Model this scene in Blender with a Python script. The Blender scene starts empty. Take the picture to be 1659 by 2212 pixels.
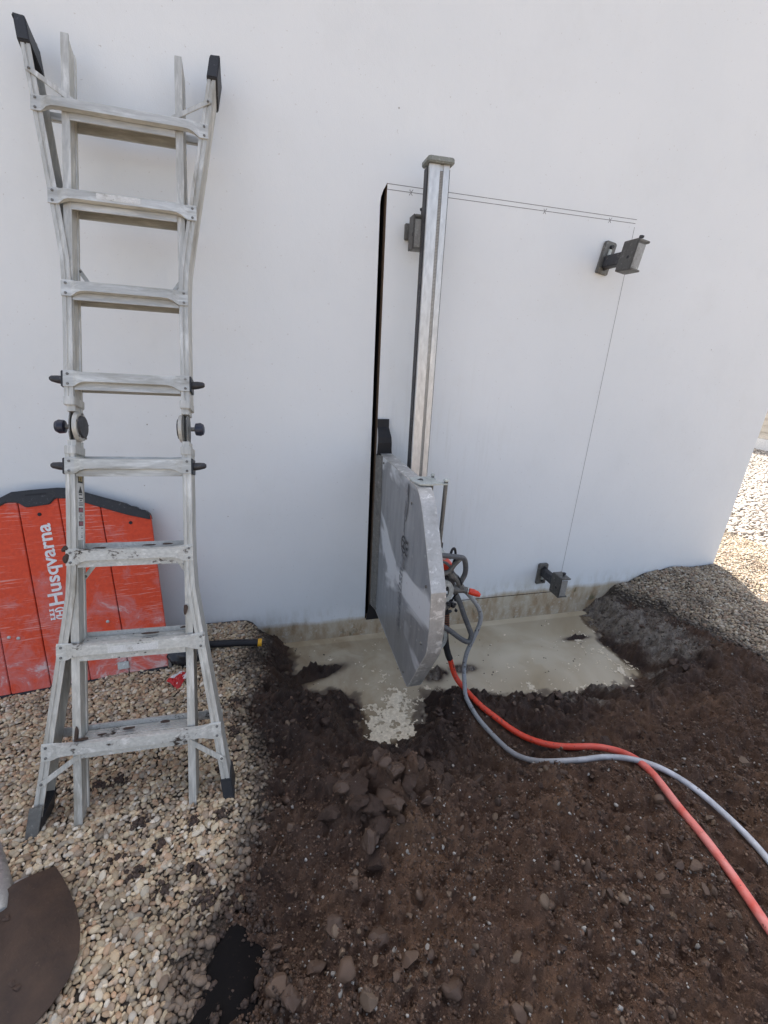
import bpy, bmesh, math, random
import numpy as np
from mathutils import Matrix, Vector

rng = np.random.default_rng(7)
random.seed(7)
scene = bpy.context.scene
COL = scene.collection

# ------------------------------------------------------------------ camera
cam_data = bpy.data.cameras.new("camera")
cam_data.sensor_fit = 'HORIZONTAL'
cam_data.angle = 2 * math.atan(829.5 / 944.22)
cam_data.clip_start = 0.02
cam_data.clip_end = 500
camera = bpy.data.objects.new("camera", cam_data)
COL.objects.link(camera)
camera.matrix_world = Matrix(((0.9710, 0.0412, -0.2353, 0.0),
                              (-0.2342, 0.3582, -0.9038, 0.0),
                              (0.0471, 0.9327, 0.3575, 1.6),
                              (0, 0, 0, 1)))
scene.camera = camera

# ------------------------------------------------------------------ sky, sun, exposure
SUN_TO = Vector((0.03, 1.0, 0.0)).normalized()
SUN_EL = math.radians(55)
world = bpy.data.worlds.new("World")
scene.world = world
world.use_nodes = True
wn = world.node_tree.nodes
bg = wn["Background"]
sky = wn.new("ShaderNodeTexSky")
sky.sky_type = 'NISHITA'
sky.sun_disc = False
sky.sun_elevation = SUN_EL
sky.sun_rotation = math.atan2(SUN_TO.x, SUN_TO.y)
sky.air_density = 0.8
sky.dust_density = 4.0
sky.ozone_density = 0.6
# unseen thin cloud added over the whole dome to whiten the blue skylight
wl = world.node_tree.links
wco = wn.new("ShaderNodeTexCoord"); wmap = wn.new("ShaderNodeMapping"); wmap.inputs["Scale"].default_value = (1, 1, 2.2)
wnz = wn.new("ShaderNodeTexNoise"); wnz.inputs["Scale"].default_value = 2.3; wnz.inputs["Detail"].default_value = 7; wnz.inputs["Roughness"].default_value = 0.6
wrp = wn.new("ShaderNodeValToRGB"); wrp.color_ramp.elements[0].position = 0.30; wrp.color_ramp.elements[1].position = 0.62
wrp.color_ramp.elements[0].color = (0.05, 0.05, 0.05, 1); wrp.color_ramp.elements[1].color = (0.50, 0.50, 0.50, 1)
wbw = wn.new("ShaderNodeRGBToBW"); wmul = wn.new("ShaderNodeVectorMath"); wmul.operation = 'SCALE'; wmul.inputs[0].default_value = (1.0, 0.985, 0.955)
wgain = wn.new("ShaderNodeMath"); wgain.operation = 'MULTIPLY'; wgain.inputs[1].default_value = 1.35
wmix = wn.new("ShaderNodeMix"); wmix.data_type = 'RGBA'
wl.new(wco.outputs["Generated"], wmap.inputs[0]); wl.new(wmap.outputs[0], wnz.inputs["Vector"]); wl.new(wnz.outputs["Fac"], wrp.inputs[0])
wl.new(sky.outputs[0], wbw.inputs[0]); wl.new(wbw.outputs[0], wgain.inputs[0]); wl.new(wgain.outputs[0], wmul.inputs["Scale"])
wl.new(wrp.outputs[0], wmix.inputs[0]); wl.new(sky.outputs[0], wmix.inputs[6]); wl.new(wmul.outputs[0], wmix.inputs[7])
wl.new(wmix.outputs[2], bg.inputs[0])
bg.inputs[1].default_value = 0.15
sun_data = bpy.data.lights.new("sun", 'SUN')
sun_data.energy = 5.0
sun_data.angle = math.radians(0.55)
sun_data.color = (1.0, 0.95, 0.88)
sun = bpy.data.objects.new("sun", sun_data)
COL.objects.link(sun)
sd = Vector((SUN_TO.x * math.cos(SUN_EL), SUN_TO.y * math.cos(SUN_EL), math.sin(SUN_EL)))
sun.rotation_euler = sd.to_track_quat('Z', 'Y').to_euler()
sun.location = (0, 0, 20)
scene.view_settings.view_transform = 'Standard'
scene.view_settings.look = 'None'
scene.view_settings.gamma = 1.0
scene.view_settings.use_curve_mapping = False
scene.view_settings.exposure = 1.42

scene.cycles.max_bounces = 5
scene.cycles.diffuse_bounces = 4
scene.cycles.glossy_bounces = 3

WALL_Y = 2.35
WATER_Z = -0.19
# ------------------------------------------------------------------ terrain functions (pure numpy)
def _hash(ix, iy, seed):
    h = (ix.astype(np.int64) * 374761393 + iy.astype(np.int64) * 668265263 + seed * 974634211) & 0xffffffff
    h = ((h ^ (h >> 13)) * 1274126177) & 0xffffffff
    return ((h ^ (h >> 16)) & 0xffff) / 65535.0

def vnoise(x, y, seed=0):
    x = np.asarray(x, float); y = np.asarray(y, float)
    ix = np.floor(x); iy = np.floor(y)
    fx = x - ix; fy = y - iy
    fx = fx * fx * fx * (fx * (fx * 6 - 15) + 10); fy = fy * fy * fy * (fy * (fy * 6 - 15) + 10)
    a = _hash(ix, iy, seed); b = _hash(ix + 1, iy, seed)
    c = _hash(ix, iy + 1, seed); d = _hash(ix + 1, iy + 1, seed)
    return (a * (1 - fx) + b * fx) * (1 - fy) + (c * (1 - fx) + d * fx) * fy

def fbm(x, y, scale, octaves=4, seed=0, gain=0.5):
    s = 0; amp = 1; tot = 0
    for i in range(octaves):
        ca, sa = math.cos(0.7 * i), math.sin(0.7 * i)
        s = s + amp * (vnoise((x * ca - y * sa) * scale, (x * sa + y * ca) * scale, seed + i) - 0.5)
        tot += amp; amp *= gain; scale *= 2.03
    return s / tot * 2

def smooth(e0, e1, v):
    t = np.clip((v - e0) / (e1 - e0), 0, 1)
    return t * t * (3 - 2 * t)

def poly_sd(px, py, poly):
    """signed distance to polygon, negative inside"""
    px = np.asarray(px, float); py = np.asarray(py, float)
    d = np.full(px.shape, 1e9); inside = np.zeros(px.shape, bool)
    n = len(poly)
    for i in range(n):
        ax, ay = poly[i]; bx, by = poly[(i + 1) % n]
        ex, ey = bx - ax, by - ay
        wx, wy = px - ax, py - ay
        t = np.clip((wx * ex + wy * ey) / (ex * ex + ey * ey), 0, 1)
        d = np.minimum(d, (wx - t * ex) ** 2 + (wy - t * ey) ** 2)
        c = ((ay > py) != (by > py)) & (px < (bx - ax) * (py - ay) / (by - ay + 1e-12) + ax)
        inside ^= c
    d = np.sqrt(d)
    return np.where(inside, -d, d)

PUDDLE = [(0.00, 2.62), (0.00, 2.33), (0.045, 2.16), (0.03, 2.05), (0.085, 1.91), (0.165, 1.865), (0.275, 1.865),
          (0.355, 1.84), (0.375, 1.70), (0.375, 1.59), (0.43, 1.51), (0.51, 1.475), (0.59, 1.495), (0.645, 1.59), (0.70, 1.70),
          (0.735, 1.78), (0.82, 1.78), (0.90, 1.745), (1.02, 1.71), (1.16, 1.66), (1.30, 1.645), (1.47, 1.60),
          (1.62, 1.60), (1.74, 1.60), (1.94, 1.585), (2.12, 1.66), (2.10, 1.76), (2.08, 1.88), (2.10, 2.02),
          (2.13, 2.18), (2.19, 2.34), (2.22, 2.62)]
DIRT = [(-0.10, 2.62), (-0.11, 2.34), (-0.09, 2.12), (-0.14, 1.95), (-0.125, 1.80), (-0.185, 1.62), (-0.115, 1.46),
        (-0.105, 1.26), (-0.105, 1.15), (-0.135, 1.02), (-0.175, 0.90), (-0.215, 0.80), (-0.25, 0.70), (-0.24, 0.45),
        (-0.1, 0.1), (0.0, -0.6), (3.6, -0.8), (3.2, 0.3), (2.72, 0.95), (2.62, 1.17), (2.62, 1.32), (2.66, 1.47), (2.62, 1.62),
        (2.55, 1.80), (2.48, 1.98), (2.40, 2.16), (2.33, 2.34), (2.30, 2.62)]
# level of the ground between the pit and the open yard: (x, y, z)
GREY_XY = [(0.893, 1.59), (0.90, 1.53), (0.912, 1.46), (0.938, 1.38), (0.962, 1.28), (0.99, 1.19), (1.045, 1.10), (1.14, 1.055), (1.25, 1.045), (1.36, 1.03), (1.44, 0.95), (1.505, 0.84), (1.52, 0.71), (1.50, 0.59), (1.48, 0.45), (1.46, 0.2), (1.40, -0.3), (1.3, -1.0)]
RED_XY = [(0.922, 1.62), (0.95, 1.535), (0.985, 1.475), (1.025, 1.41), (1.075, 1.335), (1.15, 1.25), (1.25, 1.18), (1.35, 1.14), (1.40, 1.06), (1.378, 0.92), (1.342, 0.77), (1.326, 0.64), (1.31, 0.53), (1.30, 0.44), (1.28, 0.2), (1.24, -0.3), (1.1, -1.0)]
def hose_dist(x, y):
    d = np.full(np.shape(x), 9.0)
    for L in (GREY_XY, RED_XY):
        for (ax, ay), (bx, by) in zip(L[:-1], L[1:]):
            t = np.clip(((x - ax) * (bx - ax) + (y - ay) * (by - ay)) / ((bx - ax) ** 2 + (by - ay) ** 2), 0, 1)
            d = np.minimum(d, np.hypot(x - ax - t * (bx - ax), y - ay - t * (by - ay)))
    return d
LEVEL = np.array([(-0.3, 0.3, 0), (-0.3, 1.0, 0), (-0.3, 1.6, 0), (-0.35, 2.2, 0.005), (-1, 1, 0), (-1, 2, 0), (-1.6, 1.5, 0), (-1.5, 0.3, 0),
                  (-0.05, 2.2, -0.01), (-0.05, 1.7, -0.015), (0.0, 1.3, -0.01), (0.05, 0.9, 0.0), (0.1, 0.5, 0.015),
                  (0.25, 1.42, -0.05), (0.5, 1.32, -0.10), (0.75, 1.32, -0.13), (0.95, 1.32, -0.13), (1.15, 1.30, -0.11), (1.4, 1.25, -0.07), (0.65, 1.24, -0.10), (0.85, 1.22, -0.10), (1.05, 1.20, -0.08), (1.25, 1.16, -0.05),
                  (0.28, 1.13, 0.05), (0.42, 1.10, 0.06), (0.6, 1.05, 0.05), (0.8, 1.03, 0.075), (1.0, 0.99, 0.095), (1.2, 0.95, 0.095), (1.45, 0.9, 0.06), (1.0, 0.90, 0.12), (1.2, 0.85, 0.125), (1.0, 0.78, 0.13),
                  (0.45, 0.8, 0.015), (0.75, 0.75, 0.08), (1.2, 0.65, 0.13), (0.4, 0.4, 0.0), (0.9, 0.4, 0.08), (1.5, 0.4, 0.08), (0.3, 0.62, 0.0), (0.8, 0.0, 0.0), (1.8, 0.0, 0.0),
                  (1.8, 1.15, -0.02), (2.1, 1.2, -0.01), (2.1, 0.8, 0.03), (2.5, 0.9, 0.02), (2.2, 1.45, -0.04), (2.35, 1.55, -0.02), (2.45, 1.3, 0.0),
                  (2.25, 2.3, -0.06), (2.35, 2.1, -0.05), (2.45, 2.32, 0.02), (2.6, 2.15, 0.05), (2.72, 2.33, 0.095), (2.95, 2.3, 0.125), (3.1, 2.1, 0.10), (3.3, 2.33, 0.12),
                  (3.0, 1.8, 0.06), (3.4, 1.9, 0.03), (3.5, 2.4, 0.06), (3.3, 2.7, 0.08), (3.7, 2.2, 0.01), (2.8, 1.5, 0.02), (3.2, 1.3, 0.0), (3.0, 0.8, 0.0), (4.2, 2.0, 0), (4, 1, 0), (4.5, 3, 0), (3.8, 3.2, 0.0), (5.5, 2, 0)])

def level(x, y):
    num = 0; den = 0
    for (a, b, c) in LEVEL:
        w = 1.0 / (((x - a) ** 2 + (y - b) ** 2) ** 1.7 + 2e-4)
        num = num + w * c; den = den + w
    return num / den

def clumps(x, y, cell, seed, share, rmax):
    """rounded broken lumps: tallest dome of a scatter of jittered cells"""
    ix = np.floor(x / cell); iy = np.floor(y / cell); best = np.zeros(np.shape(x))
    for dx in (-1, 0, 1):
        for dy in (-1, 0, 1):
            cx, cy = ix + dx, iy + dy
            px = (cx + _hash(cx, cy, seed)) * cell; py = (cy + _hash(cx, cy, seed + 1)) * cell
            r = rmax * cell * (0.35 + 0.65 * _hash(cx, cy, seed + 2)); on = _hash(cx, cy, seed + 3) < share
            a = _hash(cx, cy, seed + 4) * 3.14; u = (x - px) * np.cos(a) + (y - py) * np.sin(a); v = -(x - px) * np.sin(a) + (y - py) * np.cos(a)
            q = (np.abs(u / r) ** 2.6 + np.abs(v / (r * 0.72)) ** 2.6)
            best = np.maximum(best, np.where(on, r * 0.75 * np.clip(1 - q, 0, 1) ** 0.42, 0))
    return best

def dirt_mask(x, y):
    d = poly_sd(x, y, DIRT) + 0.05 * fbm(x, y, 7, 3, 11)
    return smooth(0.03, -0.03, d)

def terrain(x, y, rough=True):
    x = np.asarray(x, float); y = np.asarray(y, float)
    d = poly_sd(x, y, PUDDLE) + 0.045 * fbm(x, y, 9, 3, 3) + 0.02 * fbm(x, y, 30, 2, 5)
    g = level(x, y) + 0.0 * x
    dp = np.maximum(d, 0); rise = WATER_Z + np.where(dp < 0.05, 0.28 * dp + 7.0 * dp * dp, 0.0315 + 0.98 * (dp - 0.05))
    # soft minimum of the pit wall and the ground level
    k = 0.035
    h = np.clip(0.5 + 0.5 * (rise - g) / k, 0, 1)
    z = rise * (1 - h) + g * h - k * h * (1 - h)
    z = np.where(d < 0, WATER_Z + np.maximum(0.3 * d + 12.0 * np.minimum(d + 0.03, 0) * 0.1, -0.13), z)
    # small mud spits standing out of the water
    for (a, b, ang, l, w, hh) in ((0.17, 2.03, 0.25, 0.14, 0.035, 0.05), (1.04, 1.92, -0.1, 0.07, 0.03, 0.02), (0.86, 1.90, 0.3, 0.06, 0.04, 0.03), (1.93, 2.06, 0.0, 0.09, 0.018, 0.012)):
        ca, sa = math.cos(ang), math.sin(ang)
        u = (x - a) * ca + (y - b) * sa; v = -(x - a) * sa + (y - b) * ca
        e = np.exp(-((u / l) ** 2 + (v / w) ** 2)) * (1 + 0.9 * fbm(x, y, 30, 3, 21))
        z = np.maximum(z, WATER_Z - 0.02 + (hh + 0.02) * e * 1.2) if True else z
    if rough:
        m = smooth(0.06, -0.06, poly_sd(x, y, DIRT)) * smooth(-0.02, 0.03, d)
        wet = smooth(0.10, -0.02, d)
        a = fbm(x, y, 6.5, 5, 31, 0.55)
        b = fbm(x, y, 24, 4, 41, 0.6)
        cl = np.abs(fbm(x, y, 14, 3, 51)); m = m * (0.35 + 0.65 * smooth(0.0, 0.07, hose_dist(x, y)))
        c = fbm(x, y, 90, 3, 61, 0.7)
        z = z + m * (1 - 0.75 * wet) * (0.065 * a + 0.042 * b + 0.055 * (0.3 - cl) * (0.5 + a) + 0.020 * (0.25 - np.abs(fbm(x, y, 38, 3, 91))) + 0.009 * c) + m * wet * (0.020 * b + 0.006 * c) * (d > 0)
        wx = x + 0.012 * fbm(x, y, 40, 2, 301); wy = y + 0.012 * fbm(x, y, 40, 2, 311)
        soft = 0.25 + 0.75 * smooth(-0.05, 0.35, x + 0.25 * fbm(x, y, 4, 2, 321))
        lump = clumps(wx, wy, 0.15, 401, 0.28, 0.42) * 0.8 + clumps(wx + 0.03, wy, 0.06, 411, 0.30, 0.45) + clumps(wx, wy + 0.01, 0.03, 421, 0.40, 0.45)
        soft = soft * (0.15 + 0.85 * smooth(-0.15, 0.25, fbm(x, y, 4.5, 3, 331)))
        z = z + m * (1 - 0.8 * wet) * soft * 1.0 * lump * smooth(0.0, 0.06, hose_dist(x, y))
        z = z + (1 - smooth(0.06, -0.06, poly_sd(x, y, DIRT))) * 0.012 * fbm(x, y, 5, 2, 71)
    # big wet clods on the near bank
    for (a, b, r, hh) in ((0.325, 1.17, 0.062, 0.075), (0.385, 1.10, 0.055, 0.06), (0.46, 1.13, 0.06, 0.07), (0.42, 1.25, 0.07, 0.04), (0.24, 1.23, 0.05, 0.04)):
        q = ((x - a) ** 2 + (y - b) ** 2) / r ** 2
        z = z + hh * smooth(1.3, 0.25, q + 0.9 * fbm(x, y, 26, 3, 81))
    return z
# ------------------------------------------------------------------ helpers
def new_mesh(name, verts, faces, mat=None, smooth_shade=False, bevel=0.0, seg=2):
    me = bpy.data.meshes.new(name)
    if bevel > 0:
        bm = bmesh.new()
        vs = [bm.verts.new(v) for v in verts]
        for f in faces:
            try: bm.faces.new([vs[i] for i in f])
            except ValueError: pass
        bmesh.ops.recalc_face_normals(bm, faces=bm.faces)
        ed = [e for e in bm.edges if len(e.link_faces) == 2 and e.calc_face_angle(0) > 0.5]
        bmesh.ops.bevel(bm, geom=ed, offset=bevel, segments=seg, affect='EDGES', clamp_overlap=True)
        bm.to_mesh(me); bm.free()
    else:
        me.from_pydata([tuple(v) for v in verts], [], faces)
        bm = bmesh.new(); bm.from_mesh(me)
        bmesh.ops.recalc_face_normals(bm, faces=bm.faces)
        bm.to_mesh(me); bm.free()
    if smooth_shade:
        me.polygons.foreach_set("use_smooth", [True] * len(me.polygons))
    if mat: me.materials.append(mat)
    return me

class MB:
    def __init__(s): s.v = []; s.f = []
    def add(s, verts, faces):
        o = len(s.v); s.v += [tuple(v) for v in verts]; s.f += [[i + o for i in f] for f in faces]; return s
    def box(s, x0, x1, y0, y1, z0, z1):
        return s.add([(x0, y0, z0), (x1, y0, z0), (x1, y1, z0), (x0, y1, z0), (x0, y0, z1), (x1, y0, z1), (x1, y1, z1), (x0, y1, z1)],
                     [(0, 3, 2, 1), (4, 5, 6, 7), (0, 1, 5, 4), (1, 2, 6, 5), (2, 3, 7, 6), (3, 0, 4, 7)])
    def loft(s, rings, caps=True, closed=False):
        n = len(rings[0]); V = [p for r in rings for p in r]; F = []
        m = len(rings)
        for i in range(m if closed else m - 1):
            for j in range(n):
                a = i * n + j; b = i * n + (j + 1) % n
                c = ((i + 1) % m) * n + (j + 1) % n; d = ((i + 1) % m) * n + j
                F.append((a, b, c, d))
        if caps and not closed:
            F.append(list(range(n))[::-1]); F.append([(m - 1) * n + j for j in range(n)])
        return s.add(V, F)
    def tube(s, pts, r, n=10, caps=True):
        pts = [Vector(p) for p in pts]
        rs = r if isinstance(r, (list, tuple)) else [r] * len(pts)
        rings = []; up = None
        for i, p in enumerate(pts):
            t = (pts[min(i + 1, len(pts) - 1)] - pts[max(i - 1, 0)]).normalized()
            if up is None:
                up = Vector((0, 0, 1)) if abs(t.z) < 0.9 else Vector((1, 0, 0))
            up = (up - t * up.dot(t)).normalized()
            sd_ = t.cross(up)
            rings.append([tuple(p + (up * math.cos(a) + sd_ * math.sin(a)) * rs[i]) for a in [2 * math.pi * k / n for k in range(n)]])
        return s.loft(rings, caps)
    def cyl(s, p0, p1, r0, r1=None, n=16):
        return s.tube([p0, p1], [r0, r0 if r1 is None else r1], n)
    def build(s, name, mat, parent=None, smooth_shade=False, bevel=0.0, seg=2):
        ob = bpy.data.objects.new(name, new_mesh(name, s.v, s.f, mat, smooth_shade, bevel, seg))
        COL.objects.link(ob)
        if parent is not None: ob.parent = parent
        if smooth_shade: autosmooth(ob)
        return ob

def autosmooth(ob, ang=0.6):
    me = ob.data
    try: me.set_sharp_from_angle(angle=ang)
    except Exception: pass

def catmull(pts, k=8):
    P = [Vector(p) for p in pts]; P = [P[0] * 2 - P[1]] + P + [P[-1] * 2 - P[-2]]
    out = []
    for i in range(1, len(P) - 2):
        for j in range(k):
            t = j / k
            out.append(0.5 * ((2 * P[i]) + (P[i + 1] - P[i - 1]) * t + (2 * P[i - 1] - 5 * P[i] + 4 * P[i + 1] - P[i + 2]) * t * t + (3 * P[i] - P[i - 1] - 3 * P[i + 1] + P[i + 2]) * t ** 3))
    out.append(P[-2]); return out

def empty(name, label, cat, matrix, group=None):
    o = bpy.data.objects.new(name, None); COL.objects.link(o)
    o.empty_display_size = 0.1
    o.matrix_world = matrix
    return tag(o, label, cat, group)

def tag(o, label, cat, group=None):
    o["label"] = label; o["category"] = cat
    if group: o["group"] = group
    return o

def structure(o, label=None):
    o["kind"] = "structure"
    if label: o["label"] = label
    return o

def frame(origin, ux, uy, uz):
    m = Matrix.Identity(4)
    for i in range(3):
        m[i][0] = ux[i]; m[i][1] = uy[i]; m[i][2] = uz[i]; m[i][3] = origin[i]
    return m

def text_mesh(body, bold=0.0):
    cu = bpy.data.curves.new("lettering", 'FONT'); cu.body = body; cu.size = 1.0; cu.offset = bold
    cu.resolution_u = 3
    ob = bpy.data.objects.new("lettering", cu); COL.objects.link(ob)
    dg = bpy.context.evaluated_depsgraph_get(); dg.update()
    me = bpy.data.meshes.new_from_object(ob.evaluated_get(dg))
    bpy.data.objects.remove(ob); bpy.data.curves.remove(cu)
    return me

# ------------------------------------------------------------------ materials
class NT:
    def __init__(s, name):
        s.m = bpy.data.materials.new(name); s.m.use_nodes = True
        s.t = s.m.node_tree; s.n = s.t.nodes; s.b = s.n["Principled BSDF"]
        s._co = None
    def link(s, a, b): s.t.links.new(a, b)
    def co(s, kind="Object"):
        if s._co is None: s._co = s.n.new("ShaderNodeTexCoord")
        return s._co.outputs[kind]
    def mapping(s, scale, src=None, rot=(0, 0, 0)):
        mp = s.n.new("ShaderNodeMapping"); mp.inputs["Scale"].default_value = scale; mp.inputs["Rotation"].default_value = rot
        s.link(src or s.co(), mp.inputs[0]); return mp.outputs[0]
    def noise(s, scale, detail=4, rough=0.55, vec=None, dist=0.0):
        n = s.n.new("ShaderNodeTexNoise"); n.inputs["Scale"].default_value = scale
        n.inputs["Detail"].default_value = detail; n.inputs["Roughness"].default_value = rough; n.inputs["Distortion"].default_value = dist
        s.link(vec or s.co(), n.inputs["Vector"]); return n.outputs["Fac"]
    def ramp(s, fac, a, b, lo=(0, 0, 0, 1), hi=(1, 1, 1, 1)):
        r = s.n.new("ShaderNodeValToRGB"); r.color_ramp.elements[0].position = a; r.color_ramp.elements[1].position = b
        r.color_ramp.elements[0].color = lo; r.color_ramp.elements[1].color = hi
        s.link(fac, r.inputs[0]); return r.outputs[0]
    def mix(s, fac, a, b, mode='MIX'):
        m = s.n.new("ShaderNodeMix"); m.data_type = 'RGBA'; m.blend_type = mode
        for sock, v in ((m.inputs[0], fac), (m.inputs[6], a), (m.inputs[7], b)):
            if hasattr(v, "is_output"): s.link(v, sock)
            elif isinstance(v, (int, float)): sock.default_value = v
            else: sock.default_value = (*v[:3], 1)
        return m.outputs[2]
    def math(s, op, a, b=0.0):
        m = s.n.new("ShaderNodeMath"); m.operation = op
        for sock, v in ((m.inputs[0], a), (m.inputs[1], b)):
            if hasattr(v, "is_output"): s.link(v, sock)
            else: sock.default_value = v
        return m.outputs[0]
    def sep(s, vec):
        m = s.n.new("ShaderNodeSeparateXYZ"); s.link(vec, m.inputs[0]); return m.outputs
    def attr(s, name):
        a = s.n.new("ShaderNodeAttribute"); a.attribute_name = name; return a.outputs
    def set(s, sock, v):
        i = s.b.inputs[sock]
        if hasattr(v, "is_output"): s.link(v, i)
        elif isinstance(v, (int, float)): i.default_value = v
        else: i.default_value = (*v[:3], 1)
    def bump(s, height, strength=0.3, dist=0.01):
        b = s.n.new("ShaderNodeBump"); b.inputs["Strength"].default_value = strength; b.inputs["Distance"].default_value = dist
        s.link(height, b.inputs["Height"]); s.link(b.outputs[0], s.b.inputs["Normal"])

def worn(name, base, rough=0.5, metal=0.0, dirt=(0.10, 0.085, 0.07), pale=None, dscale=14, damount=(0.52, 0.75), pamount=(0.56, 0.7), bump=0.15, stretch=(1, 1, 1)):
    t = NT(name)
    v = t.mapping(stretch)
    n1 = t.noise(dscale, 6, 0.62, v); n2 = t.noise(dscale * 2.7, 5, 0.65, v, 0.4); n3 = t.noise(dscale * 9, 3, 0.6, v)
    c = t.mix(t.ramp(n3, 0.3, 0.75), [b * 0.82 for b in base], [min(1, b * 1.12) for b in base])
    if pale: c = t.mix(t.ramp(n2, *pamount), c, pale)
    dm = t.ramp(t.math('ADD', t.math('MULTIPLY', n1, 0.7), t.math('MULTIPLY', n3, 0.3)), *damount)
    c = t.mix(dm, c, dirt)
    t.set("Base Color", c); t.set("Metallic", metal)
    t.set("Roughness", t.ramp(n1, 0.2, 0.9, (rough * 0.8,) * 3 + (1,), (min(1, rough * 1.3),) * 3 + (1,)))
    if bump: t.bump(t.math('ADD', n3, n2), bump, 0.002)
    return t.m

def srgb(r, g, b):
    f = lambda c: ((c / 255) / 12.92) if c / 255 <= 0.04045 else (((c / 255) + 0.055) / 1.055) ** 2.4
    return (f(r), f(g), f(b))

M = {}
# white rendered wall with splash stains at its foot
t = NT("wall_paint")
P = t.sep(t.co("Object"))
n_big = t.noise(1.3, 3, 0.5); n_fine = t.noise(45, 5, 0.6); n_streak = t.noise(5, 6, 0.65, t.mapping((3.2, 3.2, 1.3))); n_edge = t.noise(6.5, 5, 0.6)
c = t.mix(t.ramp(n_big, 0.3, 0.7), (0.775, 0.802, 0.812), (0.815, 0.838, 0.845))
c = t.mix(t.ramp(t.noise(90, 2, 0.5), 0.72, 0.80), c, (0.60, 0.59, 0.57))
c = t.mix(t.math('MULTIPLY', t.ramp(n_streak, 0.55, 0.8), 0.06), c, (0.62, 0.61, 0.56))
# thin runs of dried slurry round the slot and the guard, and a few chips
run = t.noise(7, 4, 0.6, t.mapping((6, 6, 0.5))); near = t.math('MULTIPLY', t.ramp(P[0], 0.45, 0.62), t.ramp(t.math('SUBTRACT', 2.0, P[0]), 0.5, 0.95))
c = t.mix(t.math('MULTIPLY', t.math('MULTIPLY', t.ramp(run, 0.52, 0.68), t.math('MULTIPLY', near, t.ramp(t.math('SUBTRACT', 2.0, P[2]), 0.3, 0.95))), 0.20), c, (0.60, 0.60, 0.56))
spk = t.n.new('ShaderNodeTexVoronoi'); spk.inputs['Scale'].default_value = 5.0; t.link(t.co(), spk.inputs['Vector'])
c = t.mix(t.ramp(spk.outputs['Distance'], 0.010, 0.022, (1, 1, 1, 1), (0, 0, 0, 1)), c, (0.33, 0.31, 0.28))
c = t.mix(t.math('MULTIPLY', t.ramp(t.noise(3.1, 5, 0.65), 0.52, 0.75), 0.16), c, (0.66, 0.67, 0.66))
# splash zone: height of the tide mark wanders along the wall
lim = t.math('ADD', t.math('MULTIPLY', t.math('SUBTRACT', n_edge, 0.5), 0.055), t.math('ADD', t.math('MULTIPLY', t.ramp(t.math('MULTIPLY', P[0], 0.5), 0.25, 0.75), 0.085), -0.055))
hgt = t.math('SUBTRACT', P[2], lim)
m1 = t.ramp(hgt, 0.0, 1.0)
m1 = t.n.new("ShaderNodeMapRange"); m1.inputs[1].default_value = 0.012; m1.inputs[2].default_value = -0.022; t.link(hgt, m1.inputs[0])
m0 = t.n.new("ShaderNodeMapRange"); m0.inputs[1].default_value = 0.15; m0.inputs[2].default_value = 0.0; t.link(hgt, m0.inputs[0])
stain = t.mix(t.ramp(n_streak, 0.35, 0.66), (0.55, 0.49, 0.375), (0.36, 0.25, 0.145))
stain = t.mix(t.ramp(t.noise(30, 5, 0.7), 0.55, 0.7), stain, (0.60, 0.57, 0.48))
stain = t.mix(t.ramp(t.noise(16, 5, 0.7, t.mapping((1, 1, 0.5))), 0.6, 0.7), stain, (0.16, 0.15, 0.085))
c = t.mix(t.math('MULTIPLY', t.math('POWER', m0.outputs[0], 1.6), t.ramp(n_streak, 0.42, 0.7)), c, (0.54, 0.53, 0.46))
c = t.mix(m1.outputs[0], c, stain)
t.set("Base Color", c); t.set("Roughness", 0.62); t.b.inputs["Specular IOR Level"].default_value = 0.35
t.bump(t.math('ADD', t.math('ADD', n_fine, t.noise(220, 2, 0.5)), t.math('MULTIPLY', t.noise(11, 3, 0.5), 2.5)), 0.16, 0.003)
M['wall'] = t.m
M['cut'] = worn("cut_insulation", (0.30, 0.22, 0.16), 0.9, dirt=(0.08, 0.06, 0.05), pale=(0.42, 0.36, 0.30), dscale=20, bump=0.5)
M['void'] = worn("dark_interior", (0.02, 0.02, 0.02), 0.9, bump=0)
M['roof'] = worn("grey_roof", (0.25, 0.25, 0.25), 0.8)
M['pencil'] = worn("pencil_mark", (0.20, 0.20, 0.21), 0.8, pale=(0.45, 0.45, 0.46), dscale=30, bump=0)
M['alu'] = worn("weathered_aluminium", (0.52, 0.505, 0.455), 0.5, 0.4, dirt=(0.21, 0.18, 0.125), pale=(0.72, 0.70, 0.64), dscale=13, damount=(0.52, 0.72), pamount=(0.50, 0.68), stretch=(1, 0.16, 1))
M['alu_rung'] = worn("scuffed_rung_aluminium", (0.53, 0.52, 0.475), 0.45, 0.45, dirt=(0.19, 0.165, 0.115), pale=(0.71, 0.70, 0.65), dscale=13, damount=(0.53, 0.72), pamount=(0.50, 0.68), stretch=(0.16, 1, 1))
M['alu_mud'] = worn("muddy_rung_aluminium", (0.56, 0.55, 0.50), 0.55, 0.35, dirt=(0.05, 0.035, 0.025), pale=(0.75, 0.73, 0.68), dscale=13, damount=(0.56, 0.62), stretch=(0.7, 1, 1))
M['rail_metal'] = worn("milled_track_aluminium", (0.66, 0.67, 0.67), 0.38, 0.55, dirt=(0.34, 0.33, 0.31), pale=(0.78, 0.78, 0.77), dscale=7, damount=(0.6, 0.85), stretch=(1, 1, 0.3))
M['grey_metal'] = worn("grey_cast_metal", (0.19, 0.185, 0.17), 0.55, 0.5, dirt=(0.06, 0.055, 0.05), pale=(0.36, 0.36, 0.33), dscale=22)
M['dark_metal'] = worn("dark_steel", (0.055, 0.055, 0.06), 0.5, 0.5, dirt=(0.03, 0.026, 0.022), pale=(0.16, 0.15, 0.14), dscale=25)
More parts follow.
